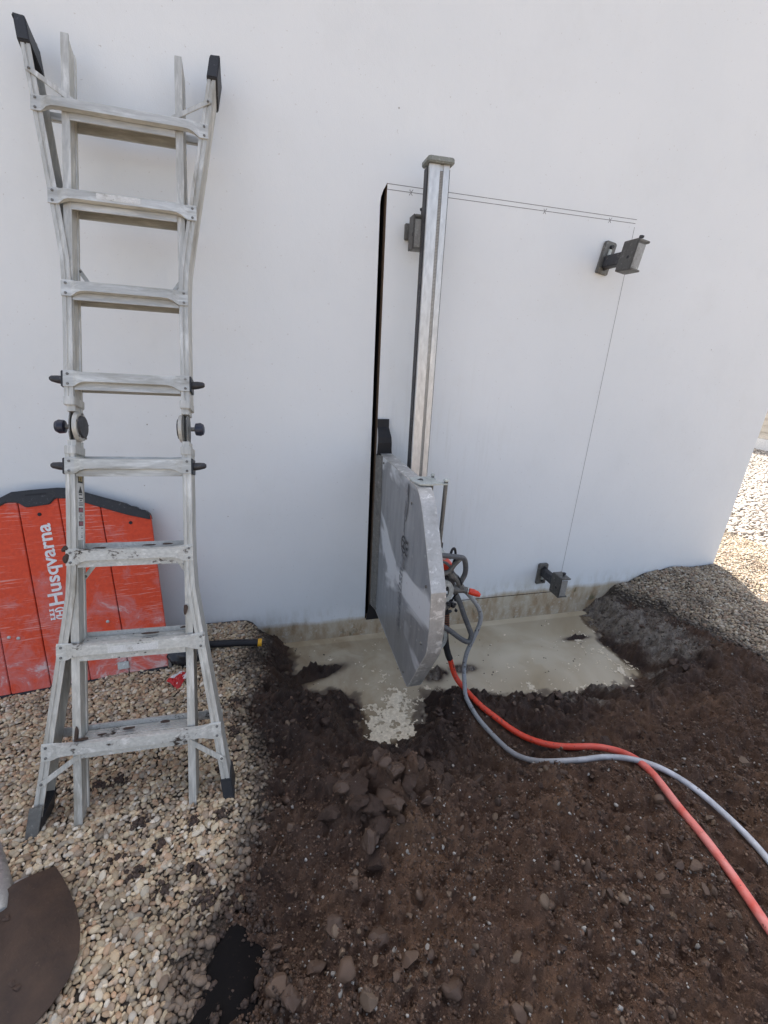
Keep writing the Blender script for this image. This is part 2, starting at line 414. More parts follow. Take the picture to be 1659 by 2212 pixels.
M['black_plastic'] = worn("black_plastic", (0.022, 0.023, 0.026), 0.5, dirt=(0.075, 0.07, 0.06), pale=(0.11, 0.11, 0.115), dscale=20, damount=(0.6, 0.8), pamount=(0.6, 0.72))
M['rubber'] = worn("black_rubber", (0.008, 0.008, 0.011), 0.6, dirt=(0.014, 0.013, 0.012), dscale=18)
M['knob'] = worn("navy_plastic_knob", (0.02, 0.024, 0.042), 0.35, dirt=(0.07, 0.07, 0.07), dscale=25)
M['zinc'] = worn("zinc_plate", (0.50, 0.53, 0.50), 0.45, 0.35, dirt=(0.22, 0.22, 0.20), pale=(0.68, 0.70, 0.68), dscale=16)
M['orange'] = worn("orange_red_plastic", srgb(214, 62, 36), 0.4, dirt=(0.13, 0.06, 0.04), dscale=14, damount=(0.6, 0.85), bump=0.05)
M['rust'] = worn("rusty_steel", (0.16, 0.062, 0.032), 0.85, dirt=(0.06, 0.03, 0.02), pale=(0.26, 0.12, 0.07), dscale=30, bump=0.4)
M['yellow'] = worn("yellow_plastic", srgb(226, 168, 34), 0.45, dirt=(0.2, 0.12, 0.03), dscale=25)
M['white_print'] = worn("white_paint_print", (0.80, 0.80, 0.79), 0.55, dirt=(0.40, 0.14, 0.10), dscale=22, damount=(0.56, 0.72), bump=0.0)
M['sticker'] = worn("white_sticker", (0.78, 0.78, 0.74), 0.5, dirt=(0.42, 0.40, 0.34), dscale=30, damount=(0.6, 0.72), bump=0)
M['ink'] = worn("black_ink", (0.03, 0.03, 0.03), 0.6, bump=0)
M['pinkink'] = worn("faded_red_ink", (0.36, 0.12, 0.14), 0.6, pale=(0.5, 0.38, 0.36), dscale=60, bump=0)
M['gold'] = worn("gold_sticker", (0.42, 0.32, 0.10), 0.5, dirt=(0.03, 0.03, 0.02), dscale=90, damount=(0.5, 0.55), bump=0)
M['mud'] = worn("dark_mud", (0.058, 0.032, 0.020), 0.6, dirt=(0.028, 0.016, 0.011), pale=(0.105, 0.062, 0.040), dscale=40, bump=0.9)

# guard sheet metal: dull aluminium with a pale dried-slurry smear
t = NT("guard_sheet_metal")
v = t.mapping((1, 1, 1), rot=(0.65, 0, 0))
n1 = t.noise(2.6, 4, 0.5, t.mapping((1, 0.55, 1.5), rot=(0.75, 0, 0)), 0.6); n2 = t.noise(30, 5, 0.6); n3 = t.noise(9, 5, 0.6, t.mapping((1, 3, 0.6), rot=(0.3, 0, 0)))
c = t.mix(t.ramp(n3, 0.3, 0.75), (0.20, 0.21, 0.22), (0.31, 0.32, 0.335))
c = t.mix(t.math('MULTIPLY', t.ramp(n1, 0.5, 0.56), 0.9), c, (0.66, 0.69, 0.71))
c = t.mix(t.ramp(n2, 0.62, 0.72), c, (0.42, 0.43, 0.44))
t.set("Base Color", c); t.set("Metallic", 0.3)
t.set("Roughness", t.ramp(n1, 0.48, 0.58, (0.36,) * 3 + (1,), (0.55,) * 3 + (1,)))
t.bump(t.math('ADD', n2, n3), 0.05, 0.002)
M['sheet'] = t.m
M['sheet_edge'] = worn("guard_edge_metal", (0.50, 0.49, 0.465), 0.5, 0.45, dirt=(0.26, 0.245, 0.22), pale=(0.74, 0.73, 0.70), dscale=10, damount=(0.5, 0.72), pamount=(0.55, 0.64))

# red painted panel: scuffs and scratches across it
t = NT("scratched_red_paint")
s1 = t.noise(7, 5, 0.6, t.mapping((0.55, 15, 1), rot=(0, 0, -0.06))); s2 = t.noise(9, 4, 0.6, t.mapping((0.8, 22, 1), rot=(0, 0, 0.05)))
gate = t.noise(3.2, 3, 0.5); blot = t.noise(6.5, 7, 0.72, None, 0.5); fine = t.noise(60, 4, 0.6)
P = t.sep(t.co("Object"))
c = t.mix(t.ramp(fine, 0.3, 0.7), srgb(204, 58, 12), srgb(222, 72, 20))
low = t.n.new("ShaderNodeMapRange"); low.inputs[1].default_value = 0.62; low.inputs[2].default_value = 0.02; t.link(P[1], low.inputs[0])
thr = t.math('ADD', blot, t.math('MULTIPLY', low.outputs[0], 0.20))
c = t.mix(t.math('MULTIPLY', t.ramp(thr, 0.55, 0.78), 0.8), c, srgb(196, 132, 130))
c = t.mix(t.ramp(thr, 0.69, 0.76), c, srgb(205, 175, 170))
sc = t.math('MULTIPLY', t.math('MAXIMUM', t.ramp(s1, 0.595, 0.62), t.ramp(s2, 0.61, 0.635)), t.ramp(gate, 0.42, 0.54))
c = t.mix(t.math('MULTIPLY', sc, 0.8), c, srgb(222, 150, 138))
c = t.mix(t.ramp(t.noise(24, 5, 0.7), 0.70, 0.74), c, srgb(225, 205, 198))
t.set("Base Color", c); t.set("Roughness", 0.5); t.bump(t.math('ADD', s1, fine), 0.06, 0.002)
M['redpaint'] = t.m

def hose_mat(name, col, faded):
    t = NT(name)
    n = t.noise(16, 5, 0.6); n2 = t.noise(55, 5, 0.65); P = t.sep(t.co("Object"))
    y = t.n.new("ShaderNodeMapRange"); y.inputs[1].default_value = 1.30; y.inputs[2].default_value = 0.85; t.link(P[1], y.inputs[0])
    c = t.mix(t.math('MULTIPLY', y.outputs[0], t.ramp(n, 0.25, 0.6)), col, faded)
    dm = t.n.new("ShaderNodeMapRange"); dm.inputs[1].default_value = 0.9; dm.inputs[2].default_value = 1.9; dm.inputs[3].default_value = 0.0; dm.inputs[4].default_value = 0.085; t.link(P[1], dm.inputs[0])
    c = t.mix(t.ramp(t.math('ADD', n2, dm.outputs[0]), 0.63, 0.70), c, (0.05, 0.036, 0.028))
    t.set("Base Color", c); t.set("Roughness", 0.42); t.bump(n2, 0.08, 0.001); return t.m
M['hose_red'] = hose_mat("red_hose_rubber", srgb(216, 66, 40), srgb(226, 138, 128))
M['hose_grey'] = hose_mat("grey_hose_rubber", (0.27, 0.28, 0.285), (0.58, 0.595, 0.63))
M['hose_dark'] = worn("dark_grey_hose", (0.095, 0.10, 0.105), 0.5, dirt=(0.20, 0.19, 0.17), pale=(0.16, 0.165, 0.17), dscale=24)

# stones: colour carried per stone
def stone_mat(name, rough, bumpy):
    t = NT(name); a = t.attr("col"); n = t.noise(60, 4, 0.6); n2 = t.noise(240, 3, 0.6)
    c = t.mix(t.ramp(n, 0.3, 0.75), (0.72, 0.70, 0.68), (1.16, 1.15, 1.13)); c = t.mix(1.0, a["Color"], c, 'MULTIPLY')
    t.set("Base Color", c); t.set("Roughness", rough); t.bump(t.math('ADD', n, n2), bumpy, 0.002); return t.m
M['pebble'] = stone_mat("river_pebbles", 0.6, 0.15)
M['stone'] = stone_mat("dirt_stones", 0.7, 0.5)
def single_stone(name, col):
    t = NT(name); n = t.noise(60, 4, 0.6); c = t.mix(t.ramp(n, 0.3, 0.75), [x * 0.75 for x in col], [min(1, x * 1.15) for x in col])
    t.set("Base Color", c); t.set("Roughness", 0.62); t.bump(n, 0.3, 0.002); return t.m

# bare earth: wet brown soil, grey clay slurry and the grit bed below the pebbles, placed by painted masks
t = NT("wet_soil")
a = t.attr("mask"); S = t.n.new("ShaderNodeSeparateColor"); t.link(a["Color"], S.inputs[0])
n0 = t.noise(3.5, 5, 0.6); n1 = t.noise(22, 7, 0.68); n2 = t.noise(110, 5, 0.7); n3 = t.noise(330, 3, 0.7)
soil = t.mix(t.ramp(n1, 0.32, 0.70), (0.040, 0.0195, 0.0105), (0.098, 0.053, 0.031))
soil = t.mix(t.ramp(n0, 0.48, 0.75), soil, (0.135, 0.075, 0.040))
soil = t.mix(t.ramp(n2, 0.62, 0.74), soil, (0.125, 0.085, 0.06))
soil = t.mix(t.ramp(n3, 0.68, 0.73), soil, (0.19, 0.16, 0.135))
clay = t.mix(t.ramp(n1, 0.38, 0.62), (0.085, 0.064, 0.048), (0.255, 0.218, 0.175)); clay = t.mix(t.ramp(n2, 0.56, 0.68), clay, (0.36, 0.33, 0.28)); clay = t.mix(t.ramp(t.noise(48, 5, 0.7), 0.56, 0.64), clay, (0.035, 0.026, 0.021))
bed = t.mix(t.ramp(n2, 0.35, 0.7), (0.035, 0.026, 0.02), (0.09, 0.07, 0.052))
cm = t.ramp(t.math('MULTIPLY', S.outputs[1], t.math('ADD', n1, 0.45)), 0.36, 0.58)
vor = t.n.new("ShaderNodeTexVoronoi"); vor.inputs["Scale"].default_value = 34; t.link(t.co(), vor.inputs["Vector"])
peb = t.mix(t.ramp(vor.outputs["Color"], 0.2, 0.8), (0.17, 0.125, 0.085), (0.46, 0.39, 0.30))
peb = t.mix(t.ramp(vor.outputs["Distance"], 0.45, 0.75), peb, (0.10, 0.08, 0.06))
damp_relief = t.ramp(S.outputs[2], 0.1, 0.9, (1.50, 1.52, 1.55, 1), (0.46, 0.43, 0.43, 1)); soil = t.mix(1.0, soil, damp_relief, 'MULTIPLY')  # darkens damp soil and paints the shade of the hollow
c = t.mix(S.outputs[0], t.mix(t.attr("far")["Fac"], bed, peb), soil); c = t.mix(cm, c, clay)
t.set("Base Color", c)
t.set("Roughness", t.mix(S.outputs[2], (0.85,) * 3, t.ramp(n1, 0.35, 0.7, (0.30,) * 3 + (1,), (0.62,) * 3 + (1,))))
t.bump(t.math('ADD', t.math('MULTIPLY', n2, 1.0), t.math('MULTIPLY', n3, 0.5)), 0.9, 0.009)
M['soil'] = t.m

t = NT("milky_slurry_water")
n1 = t.noise(2.2, 4, 0.5, None, 0.8); n2 = t.noise(7, 5, 0.6, None, 0.5)
c = t.mix(t.ramp(n1, 0.30, 0.70), (0.44, 0.36, 0.235), (0.68, 0.61, 0.46))
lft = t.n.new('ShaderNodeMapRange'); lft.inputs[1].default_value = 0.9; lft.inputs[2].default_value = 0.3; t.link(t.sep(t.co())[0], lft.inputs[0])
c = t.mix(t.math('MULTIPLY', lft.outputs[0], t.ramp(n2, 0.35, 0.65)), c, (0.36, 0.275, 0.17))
c = t.mix(t.ramp(t.attr('depth')['Fac'], 0.0, 1.0), (0.085, 0.058, 0.038), c)
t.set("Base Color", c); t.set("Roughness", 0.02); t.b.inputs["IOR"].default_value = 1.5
M['water'] = t.m
t = NT("dirty_foam")
n1 = t.noise(60, 5, 0.65); c = t.mix(t.ramp(n1, 0.3, 0.65), (0.52, 0.44, 0.31), (0.84, 0.75, 0.58)); c = t.mix(t.ramp(t.noise(190, 3, 0.6), 0.64, 0.70), c, (0.10, 0.085, 0.07))
t.set("Base Color", c); t.set("Roughness", 0.5); t.bump(t.noise(160, 3, 0.6), 0.5, 0.004)
M['foam'] = t.m
# ------------------------------------------------------------------ the white building with the sawn slot
I4 = Matrix.Identity(4)
S0, S1, SB = 0.5185, 0.5500, -0.068          # slot: left edge, right edge, bottom
TOPZ, LOWZ, XL, XR, YB = 3.5, -0.6, -12.0, 3.30, 10.0
building = empty("building", "white rendered building wall being sawn open, with a black slot and pencilled doorway", "building", I4)
WY = WALL_Y
def wv(x, z): return (x, WY, z)
b = MB()
def quad(x0, x1, z0, z1): b.add([wv(x0, z0), wv(x1, z0), wv(x1, z1), wv(x0, z1)], [(0, 1, 2, 3)])
quad(XL, S0, LOWZ, TOPZ)
b.add([wv(S0, 2.205), wv(0.5215, 2.235), wv(0.531, 2.262), wv(S1, 2.294), wv(S1, TOPZ), wv(S0, TOPZ)], [(0, 1, 2, 3, 4, 5)])
quad(S0, S1, LOWZ, SB)
CL0, CL1, CZ0, CZ1 = 0.60, 1.985, -0.0015, 0.0035   # horizontal saw cut along the foot
quad(S1, CL1, CZ1, TOPZ); quad(S1, CL1, LOWZ, CZ0); quad(CL1, XR, LOWZ, TOPZ); quad(S1, CL0, CZ0, CZ1)
b.build("front_wall", M['wall'], building)
b = MB()
b.add([(XR, WY, LOWZ), (XR, YB, LOWZ), (XR, YB, TOPZ), (XR, WY, TOPZ)], [(0, 1, 2, 3)])
b.add([(XL, WY, LOWZ), (XL, YB, LOWZ), (XL, YB, TOPZ), (XL, WY, TOPZ)], [(3, 2, 1, 0)])
b.add([(XL, YB, LOWZ), (XR, YB, LOWZ), (XR, YB, TOPZ), (XL, YB, TOPZ)], [(0, 1, 2, 3)])
b.build("rear_walls", M['wall'], building)
MB().box(XL, XR, WY, YB, TOPZ + 0.003, TOPZ + 0.2).build("roof", M['roof'], building)
b = MB()
D1, D2 = WY + 0.055, WY + 0.34
prof = [(S0, SB), (S0, 2.205), (0.5215, 2.235), (0.531, 2.262), (S1, 2.294), (S1, SB)]
for (ya, yb, nm, mt) in ((WY, D1, "slot_lining", 'cut'), (D1, D2, "slot_insulation", 'void')):
    b = MB(); n = len(prof)
    ja, jb = (0.0, 0.013) if ya == WY else (0.013, 0.013)        # the left jamb is torn and runs inwards
    b.add([(x + (ja if x < 0.52 else 0), ya, z) for x, z in prof] + [(x + (jb if x < 0.52 else 0), yb, z) for x, z in prof], [(i, (i + 1) % n, n + (i + 1) % n, n + i) for i in range(n)])
    if nm == "slot_insulation": b.add([(x, yb, z) for x, z in prof], [list(range(n))])
    b.build(nm, M[mt], building)
b = MB()
b.add([(CL0, WY, CZ0), (CL1, WY, CZ0), (CL1, WY + 0.05, CZ0), (CL0, WY + 0.05, CZ0), (CL0, WY, CZ1), (CL1, WY, CZ1), (CL1, WY + 0.05, CZ1), (CL0, WY + 0.05, CZ1)],
      [(0, 1, 2, 3), (4, 5, 6, 7), (3, 2, 6, 7), (0, 3, 7, 4), (1, 2, 6, 5)])
b.build("saw_cut", M['void'], building)
def pencil(p0, p1, w=0.0026):
    (x0, z0), (x1, z1) = p0, p1
    L = math.hypot(x1 - x0, z1 - z0); nx, nz = -(z1 - z0) / L * w / 2, (x1 - x0) / L * w / 2
    y = WY - 0.0006
    MB().add([(x0 + nx, y, z0 + nz), (x1 + nx, y, z1 + nz), (x1 - nx, y, z1 - nz), (x0 - nx, y, z0 - nz)], [(0, 1, 2, 3)]).build("pencil_line", M['pencil'], building)
pencil((S1, 2.290), (1.922, 2.284)); pencil((S1, 2.268), (1.919, 2.266)); pencil((1.918, 2.25), (1.931, 0.02), 0.0024)
for (x, z) in ((0.665, 2.268), (1.372, 2.266), (1.76, 2.266)):
    pencil((x - 0.009, z - 0.012), (x + 0.009, z + 0.012)); pencil((x - 0.008, z + 0.010), (x + 0.006, z - 0.012))

# ------------------------------------------------------------------ ground sheet, pit and banks
def axis(dense0, dense1, step, mid0, mid1, mstep, far):
    a = list(np.arange(dense0, dense1, step)); a += list(np.arange(dense1, mid1, mstep)); l = list(np.arange(dense0 - mstep, mid0, -mstep))[::-1]
    s = mstep; v = a[-1]; r = []
    while v < far: s *= 1.35; v += s; r.append(v)
    s = mstep; v = l[0]; q = []
    while v > -far: s *= 1.35; v -= s; q.append(v)
    return np.array(q[::-1] + l + a + r)
gx = axis(-0.30, 2.60, 0.0068, -1.9, 4.6, 0.03, 150)
gy = axis(0.20, 2.36, 0.0068, -0.6, 4.0, 0.03, 150)
GX, GY = np.meshgrid(gx, gy)
near = (np.abs(GX - 1.2) < 4) & (np.abs(GY - 1.5) < 3)
GZ = np.zeros_like(GX)
GZ[near] = terrain(GX[near], GY[near])
fade = smooth(3.0, 1.5, np.maximum(np.abs(GX - 1.2) - 1.2, np.abs(GY - 1.5) - 0.3)); GZ = GZ * fade
dm = np.zeros_like(GX); dm[near] = dirt_mask(GX[near], GY[near])
pd = np.full(GX.shape, 9.0); pd[near] = poly_sd(GX[near], GY[near], PUDDLE)
clay = np.zeros_like(GX)
for (a, b_, r, s) in ((2.22, 2.22, 0.18, 1.0), (2.30, 1.98, 0.20, 1.0), (2.32, 1.75, 0.18, 0.95), (2.45, 1.62, 0.12, 0.7), (2.12, 1.62, 0.07, 0.7), (1.7, 1.53, 0.10, 0.75), (1.45, 1.52, 0.08, 0.6), (1.05, 1.90, 0.1, 0.8), (0.17, 2.03, 0.1, 0.35), (0.82, 1.88, 0.07, 0.7), (1.55, 1.42, 0.09, 0.55)):
    clay = np.maximum(clay, s * np.exp(-(((GX - a) ** 2 + (GY - b_) ** 2) / r ** 2)))
wet = np.clip(0.30 + smooth(0.40, 0.03, pd) * 0.55 + 0.6 * np.exp(-(((GX - 0.0) / 0.26) ** 2 + ((GY - 1.4) / 0.5) ** 2)) + 0.35 * np.exp(-(((GX - 0.85) / 0.4) ** 2 + ((GY - 1.27) / 0.12) ** 2)) - 0.38 * np.exp(-(((GX - 0.95) / 0.5) ** 2 + ((GY - 0.72) / 0.28) ** 2)) + 0.30 * fbm(GX, GY, 2.5, 3, 99) + 0.22 * fbm(GX, GY, 14, 3, 98), 0, 1)  # damp near water and left bank; hollow dark, heap pale to paint relief shading
ny, nx = GX.shape
V = np.stack([GX, GY, GZ], -1).reshape(-1, 3)
idx = np.arange(nx * ny).reshape(ny, nx)
F = np.stack([idx[:-1, :-1], idx[:-1, 1:], idx[1:, 1:], idx[1:, :-1]], -1).reshape(-1, 4)
def fast_mesh(name, V, F, mat, cols=None, attr="col", smooth_shade=True):
    me = bpy.data.meshes.new(name)
    nv, nf, k = len(V), len(F), F.shape[1]
    me.vertices.add(nv); me.vertices.foreach_set("co", V.astype(np.float32).ravel())
    me.loops.add(nf * k); me.loops.foreach_set("vertex_index", F.astype(np.int32).ravel())
    me.polygons.add(nf); me.polygons.foreach_set("loop_start", np.arange(0, nf * k, k, dtype=np.int32))
    try: me.polygons.foreach_set("loop_total", np.full(nf, k, dtype=np.int32))
    except Exception: pass
    me.polygons.foreach_set("use_smooth", np.full(nf, smooth_shade, dtype=bool))
    if cols is not None:
        at = me.color_attributes.new(attr, 'FLOAT_COLOR', 'POINT')
        at.data.foreach_set("color", np.concatenate([cols, np.ones((nv, 1))], 1).astype(np.float32).ravel())
    me.materials.append(mat); me.update(); me.validate()
    return me
def link_mesh(name, me, parent=None):
    o = bpy.data.objects.new(name, me); COL.objects.link(o)
    if parent is not None: o.parent = parent
    return o
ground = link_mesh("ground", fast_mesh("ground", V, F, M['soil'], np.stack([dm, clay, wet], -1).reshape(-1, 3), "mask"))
far_at = ground.data.attributes.new("far", 'FLOAT', 'POINT')
far_at.data.foreach_set("value", smooth(0.25, 0.5, np.maximum(np.maximum(-1.5 - GX, GX - 3.2), np.maximum(0.1 - GY, GY - 2.6))).ravel().astype(np.float32))
structure(ground, "dark wet excavated soil and gravel bed in front of the white wall")

# ------------------------------------------------------------------ slurry puddle with foam
wp = [(-0.08, 2.349), (-0.08, 1.75), (0.25, 1.40), (0.75, 1.45), (1.4, 1.48), (2.3, 1.48), (2.42, 2.349)]
wx = np.arange(-0.08, 2.43, 0.012); wy = np.append(np.arange(1.40, 2.345, 0.012), 2.349); WX, WYY = np.meshgrid(wx, wy)
wd = WATER_Z - terrain(WX, WYY); wi = np.arange(WX.size).reshape(WX.shape); keepw = wd > -0.04
q = keepw[:-1, :-1] | keepw[1:, :-1] | keepw[:-1, 1:] | keepw[1:, 1:]
puddle = link_mesh("puddle", fast_mesh("puddle", np.stack([WX, WYY, np.full_like(WX, WATER_Z)], -1).reshape(-1, 3), np.stack([wi[:-1, :-1][q], wi[:-1, 1:][q], wi[1:, 1:][q], wi[1:, :-1][q]], -1), M['water']))
da = puddle.data.attributes.new("depth", 'FLOAT', 'POINT')
da.data.foreach_set("value", smooth(-0.002, 0.030, np.where(WYY > 2.3, 0.1, wd)).ravel().astype(np.float32))
structure(puddle, "milky tan slurry puddle in the pit at the foot of the wall")
fx = np.arange(0.0, 2.3, 0.004); fy = np.arange(1.46, 2.345, 0.004); FX, FY = np.meshgrid(fx, fy)
pd2 = poly_sd(FX, FY, PUDDLE)
dens = np.zeros_like(FX) - 0.52
def spot(a, b_, r, s, rx=1.0):
    global dens
    dens = np.maximum(dens, -0.52 + s * np.exp(-((((FX - a) / rx) ** 2 + (FY - b_) ** 2) / r ** 2)))
spot(0.52, 1.58, 0.15, 1.35); spot(0.62, 1.72, 0.12, 0.95, 1.2); spot(0.72, 1.78, 0.06, 0.45, 2)
spot(2.02, 1.72, 0.13, 0.42, 0.9); spot(1.95, 1.62, 0.07, 0.5, 2.5); spot(1.66, 1.64, 0.06, 0.45, 2.2); spot(1.95, 1.86, 0.12, 0.33); spot(1.93, 2.06, 0.04, 0.4, 2.2); spot(1.3, 1.70, 0.10, 0.30, 2.5); spot(0.60, 1.95, 0.2, 0.16, 1.4); spot(0.45, 1.72, 0.06, 0.5)
spot(2.12, 2.1, 0.06, 0.45, 0.5)
nz = fbm(FX, FY, 22, 4, 101, 0.6) + 0.35 * fbm(FX, FY, 80, 2, 111)
holes = fbm(FX, FY, 55, 2, 121)
dens = np.where(np.abs(FX - 1.1) < 3, dens, -1)
fm = ((nz * 0.9 + dens) > 0.0) & (holes < 0.5) & (pd2 < 0.03)
# thin rims of scum round each patch read as rings
fz = WATER_Z + 0.0012 + 0.0035 * np.clip(nz * 0.8 + dens, 0, 0.5) + 0.001 * vnoise(FX * 120, FY * 120, 9)
fi = np.arange(FX.size).reshape(FX.shape)
q = fm[:-1, :-1] & fm[1:, :-1] & fm[:-1, 1:] & fm[1:, 1:]
FF = np.stack([fi[:-1, :-1][q], fi[:-1, 1:][q], fi[1:, 1:][q], fi[1:, :-1][q]], -1)
used, inv = np.unique(FF.ravel(), return_inverse=True)
FV = np.stack([FX.ravel()[used], FY.ravel()[used], fz.ravel()[used]], -1)
foam = link_mesh("foam", fast_mesh("foam", FV, inv.reshape(-1, 4), M['foam']))
foam["kind"] = "stuff"; foam["label"] = "pale bubbly scum floating on the slurry puddle"; foam["category"] = "foam"

# ------------------------------------------------------------------ pebbles, stones and crumbs
def ico(level_):
    bm = bmesh.new(); bmesh.ops.create_icosphere(bm, subdivisions=level_, radius=1.0)
    v = np.array([x.co[:] for x in bm.verts]); f = np.array([[x.index for x in p.verts] for p in bm.faces]); bm.free(); return v, f
ICO = {1: ico(1), 2: ico(2), 3: ico(3), 4: ico(4)}
def rot_mats(n, tilt):
    yaw = rng.uniform(0, 2 * np.pi, n); a = rng.normal(0, tilt, n); b_ = rng.normal(0, tilt, n)
    cy, sy, ca, sa, cb, sb = np.cos(yaw), np.sin(yaw), np.cos(a), np.sin(a), np.cos(b_), np.sin(b_)
    Rz = np.zeros((n, 3, 3)); Rz[:, 0, 0] = cy; Rz[:, 0, 1] = -sy; Rz[:, 1, 0] = sy; Rz[:, 1, 1] = cy; Rz[:, 2, 2] = 1
    Rx = np.zeros((n, 3, 3)); Rx[:, 0, 0] = 1; Rx[:, 1, 1] = ca; Rx[:, 1, 2] = -sa; Rx[:, 2, 1] = sa; Rx[:, 2, 2] = ca
    Ry = np.zeros((n, 3, 3)); Ry[:, 1, 1] = 1; Ry[:, 0, 0] = cb; Ry[:, 0, 2] = sb; Ry[:, 2, 0] = -sb; Ry[:, 2, 2] = cb
    return Rx @ Ry @ Rz
def lumpy(n, lev, amp, sharp=0.0, k=24):
    """n variants of a unit stone"""
    v, f = ICO[lev]; out = []
    for i in range(n):
        s = np.ones(len(v))
        for j in range(5):
            d = rng.normal(size=3); d /= np.linalg.norm(d); p = rng.uniform(0, 6.28)
            s += amp * rng.uniform(0.4, 1) * np.sin((v @ d) * rng.uniform(1.0, 2.4) + p) / 2
        w = v * s[:, None]
        for j in range(int(sharp)):       # planar facets
            d = rng.normal(size=3); d /= np.linalg.norm(d); c0 = rng.uniform(0.45, 0.8); q_ = w @ d; over = np.maximum(q_ - c0, 0); w = w - over[:, None] * d[None]
        out.append(w)
    return out, f
PEB2, PF2 = lumpy(14, 2, 0.14); PEB1, PF1 = lumpy(14, 1, 0.16)
STN2, SF2 = lumpy(12, 2, 0.22, 7); STN1, SF1 = lumpy(12, 1, 0.25, 5)
PAL = np.array([srgb(*c_) for c_ in ((216, 194, 154), (206, 178, 136), (192, 162, 122), (170, 138, 102), (226, 212, 184), (190, 178, 156), (150, 126, 102), (208, 180, 150), (236, 226, 206), (180, 162, 132), (210, 190, 150), (150, 138, 122), (192, 150, 112), (222, 202, 164))])
def merge(name, P, R, Sc, cols, variants, faces, mat, parent=None):
    n = len(P)
    if n == 0: return None
    var = np.stack(variants)[rng.integers(0, len(variants), n)]                 # n, nv, 3
    W = np.einsum('nij,nvj->nvi', R, var * Sc[:, None, :]) + P[:, None, :]
    nv = W.shape[1]
    Fm = (faces[None] + (np.arange(n) * nv)[:, None, None]).reshape(-1, 3)
    o = link_mesh(name, fast_mesh(name, W.reshape(-1, 3), Fm, mat, np.repeat(cols, nv, axis=0)), parent)
    return o
def jitter_grid(x0, x1, y0, y1, s):
    xs = np.arange(x0, x1, s); ys = np.arange(y0, y1, s * 0.87)
    X_, Y_ = np.meshgrid(xs, ys); X_ = X_ + (np.arange(len(ys)) % 2)[:, None] * s / 2
    X_ = X_ + rng.uniform(-0.36, 0.36, X_.shape) * s; Y_ = Y_ + rng.uniform(-0.36, 0.36, Y_.shape) * s
    return X_.ravel(), Y_.ravel()
CAMP = np.array((0, 0, 1.6))
Rw = np.array([[0.9710, 0.0412, -0.2353], [-0.2342, 0.3582, -0.9038], [0.0471, 0.9327, 0.3575]])
def to_px(P):
    c_ = (P - CAMP) @ Rw; z_ = -c_[:, 2]
    return 829.5 + 944.22 * c_[:, 0] / z_, 1106 - 944.22 * c_[:, 1] / z_, z_
def in_view(x, y, m=160):
    u, v_, z_ = to_px(np.stack([x, y, np.zeros_like(x)], -1)); return (z_ > 0.1) & (u > -m) & (u < 1659 + m) & (v_ > 0) & (v_ < 2212 + m)
def pebble_field(x0, x1, y0, y1, s, size, keep_fn, zlift, mud=True):
    x, y = jitter_grid(x0, x1, y0, y1, s)
    k = keep_fn(x, y); x, y = x[k], y[k]
    n = len(x)
    z = terrain(x, y, True) + zlift + rng.uniform(-0.002, 0.004, n)
    L = np.clip(rng.lognormal(0, 0.27, n), 0.5, 1.75) * size
    Sc = np.stack([L * rng.uniform(0.95, 1.25, n), L * rng.uniform(0.66, 0.95, n), L * rng.uniform(0.42, 0.68, n)], -1)
    col = PAL[rng.integers(0, len(PAL), n)] * rng.uniform(0.80, 1.14, n)[:, None]
    if mud:
        d = poly_sd(x, y, DIRT)
        m_ = np.clip(smooth(0.16, -0.02, d) * 0.9 + smooth(0.2, 0.6, fbm(x, y, 4, 3, 131)) * 0.45 + rng.uniform(-0.25, 0.2, n), 0, 0.92)
        col = col * (1 - m_[:, None]) + np.array((0.055, 0.038, 0.028)) * m_[:, None]
    return np.stack([x, y, z], -1), rot_mats(n, 0.33), Sc, col

def keep_left(x, y):
    d = poly_sd(x, y, DIRT) + 0.05 * fbm(x, y, 9, 3, 141) + np.abs(rng.normal(0, 0.035, len(x))) - 0.012
    return (d > 0.0) & (y < 2.335) & (x < 0.4) & in_view(x, y, 150)
def keep_right(x, y):
    d = poly_sd(x, y, DIRT) + 0.07 * fbm(x, y, 6, 3, 151) + rng.normal(0, 0.035, len(x))
    return (d > 0.02) & ((y < 2.335) | (x > 3.31)) & (x > 1.5) & in_view(x, y, 220)
pal_grey = PAL
gravel = bpy.data.objects.new("gravel_bed", None); COL.objects.link(gravel); structure(gravel, "bed of tan and brown river pebbles beside the excavated soil")
PAL = PAL * 0.75 + PAL.mean(0) * 0.25; PAL = PAL * 0.88 + PAL.mean(1, keepdims=True) * 0.12
# upper layer, left bed
P_, R_, S_, C_ = pebble_field(-2.3, 0.1, 0.1, 2.34, 0.0143, 0.0086, keep_left, 0.004)
u_, v_, z_ = to_px(P_)
vis = (u_ > 5) & (u_ < 1654) & (v_ < 2207)
# leave out pebbles below the shovel
order = np.argsort(np.where(vis, z_ / S_[:, 0], 1e9))[:300]
sel = np.zeros(len(P_), bool); sel[order] = True
PAL2 = np.concatenate([PAL, PAL * 0.7, PAL * 0.45 + np.array((0.03, 0.02, 0.015))])
pmats = [single_stone("pebble_tone", tuple(c_)) for c_ in PAL2]
pmesh = {}
for i in order:
    ci = int(np.argmin(((PAL2 - C_[i]) ** 2).sum(1))); vi = int(rng.integers(0, len(PEB2)))
    if (ci, vi) not in pmesh:
        pmesh[(ci, vi)] = new_mesh("pebble", PEB2[vi], [tuple(f_) for f_ in PF2], pmats[ci], True)
    o = bpy.data.objects.new("pebble", pmesh[(ci, vi)]); COL.objects.link(o); o.parent = gravel
    m = Matrix([list(r_) for r_ in R_[i]]).to_4x4() @ Matrix.Diagonal((*S_[i], 1)); m.translation = P_[i]; o.matrix_local = m
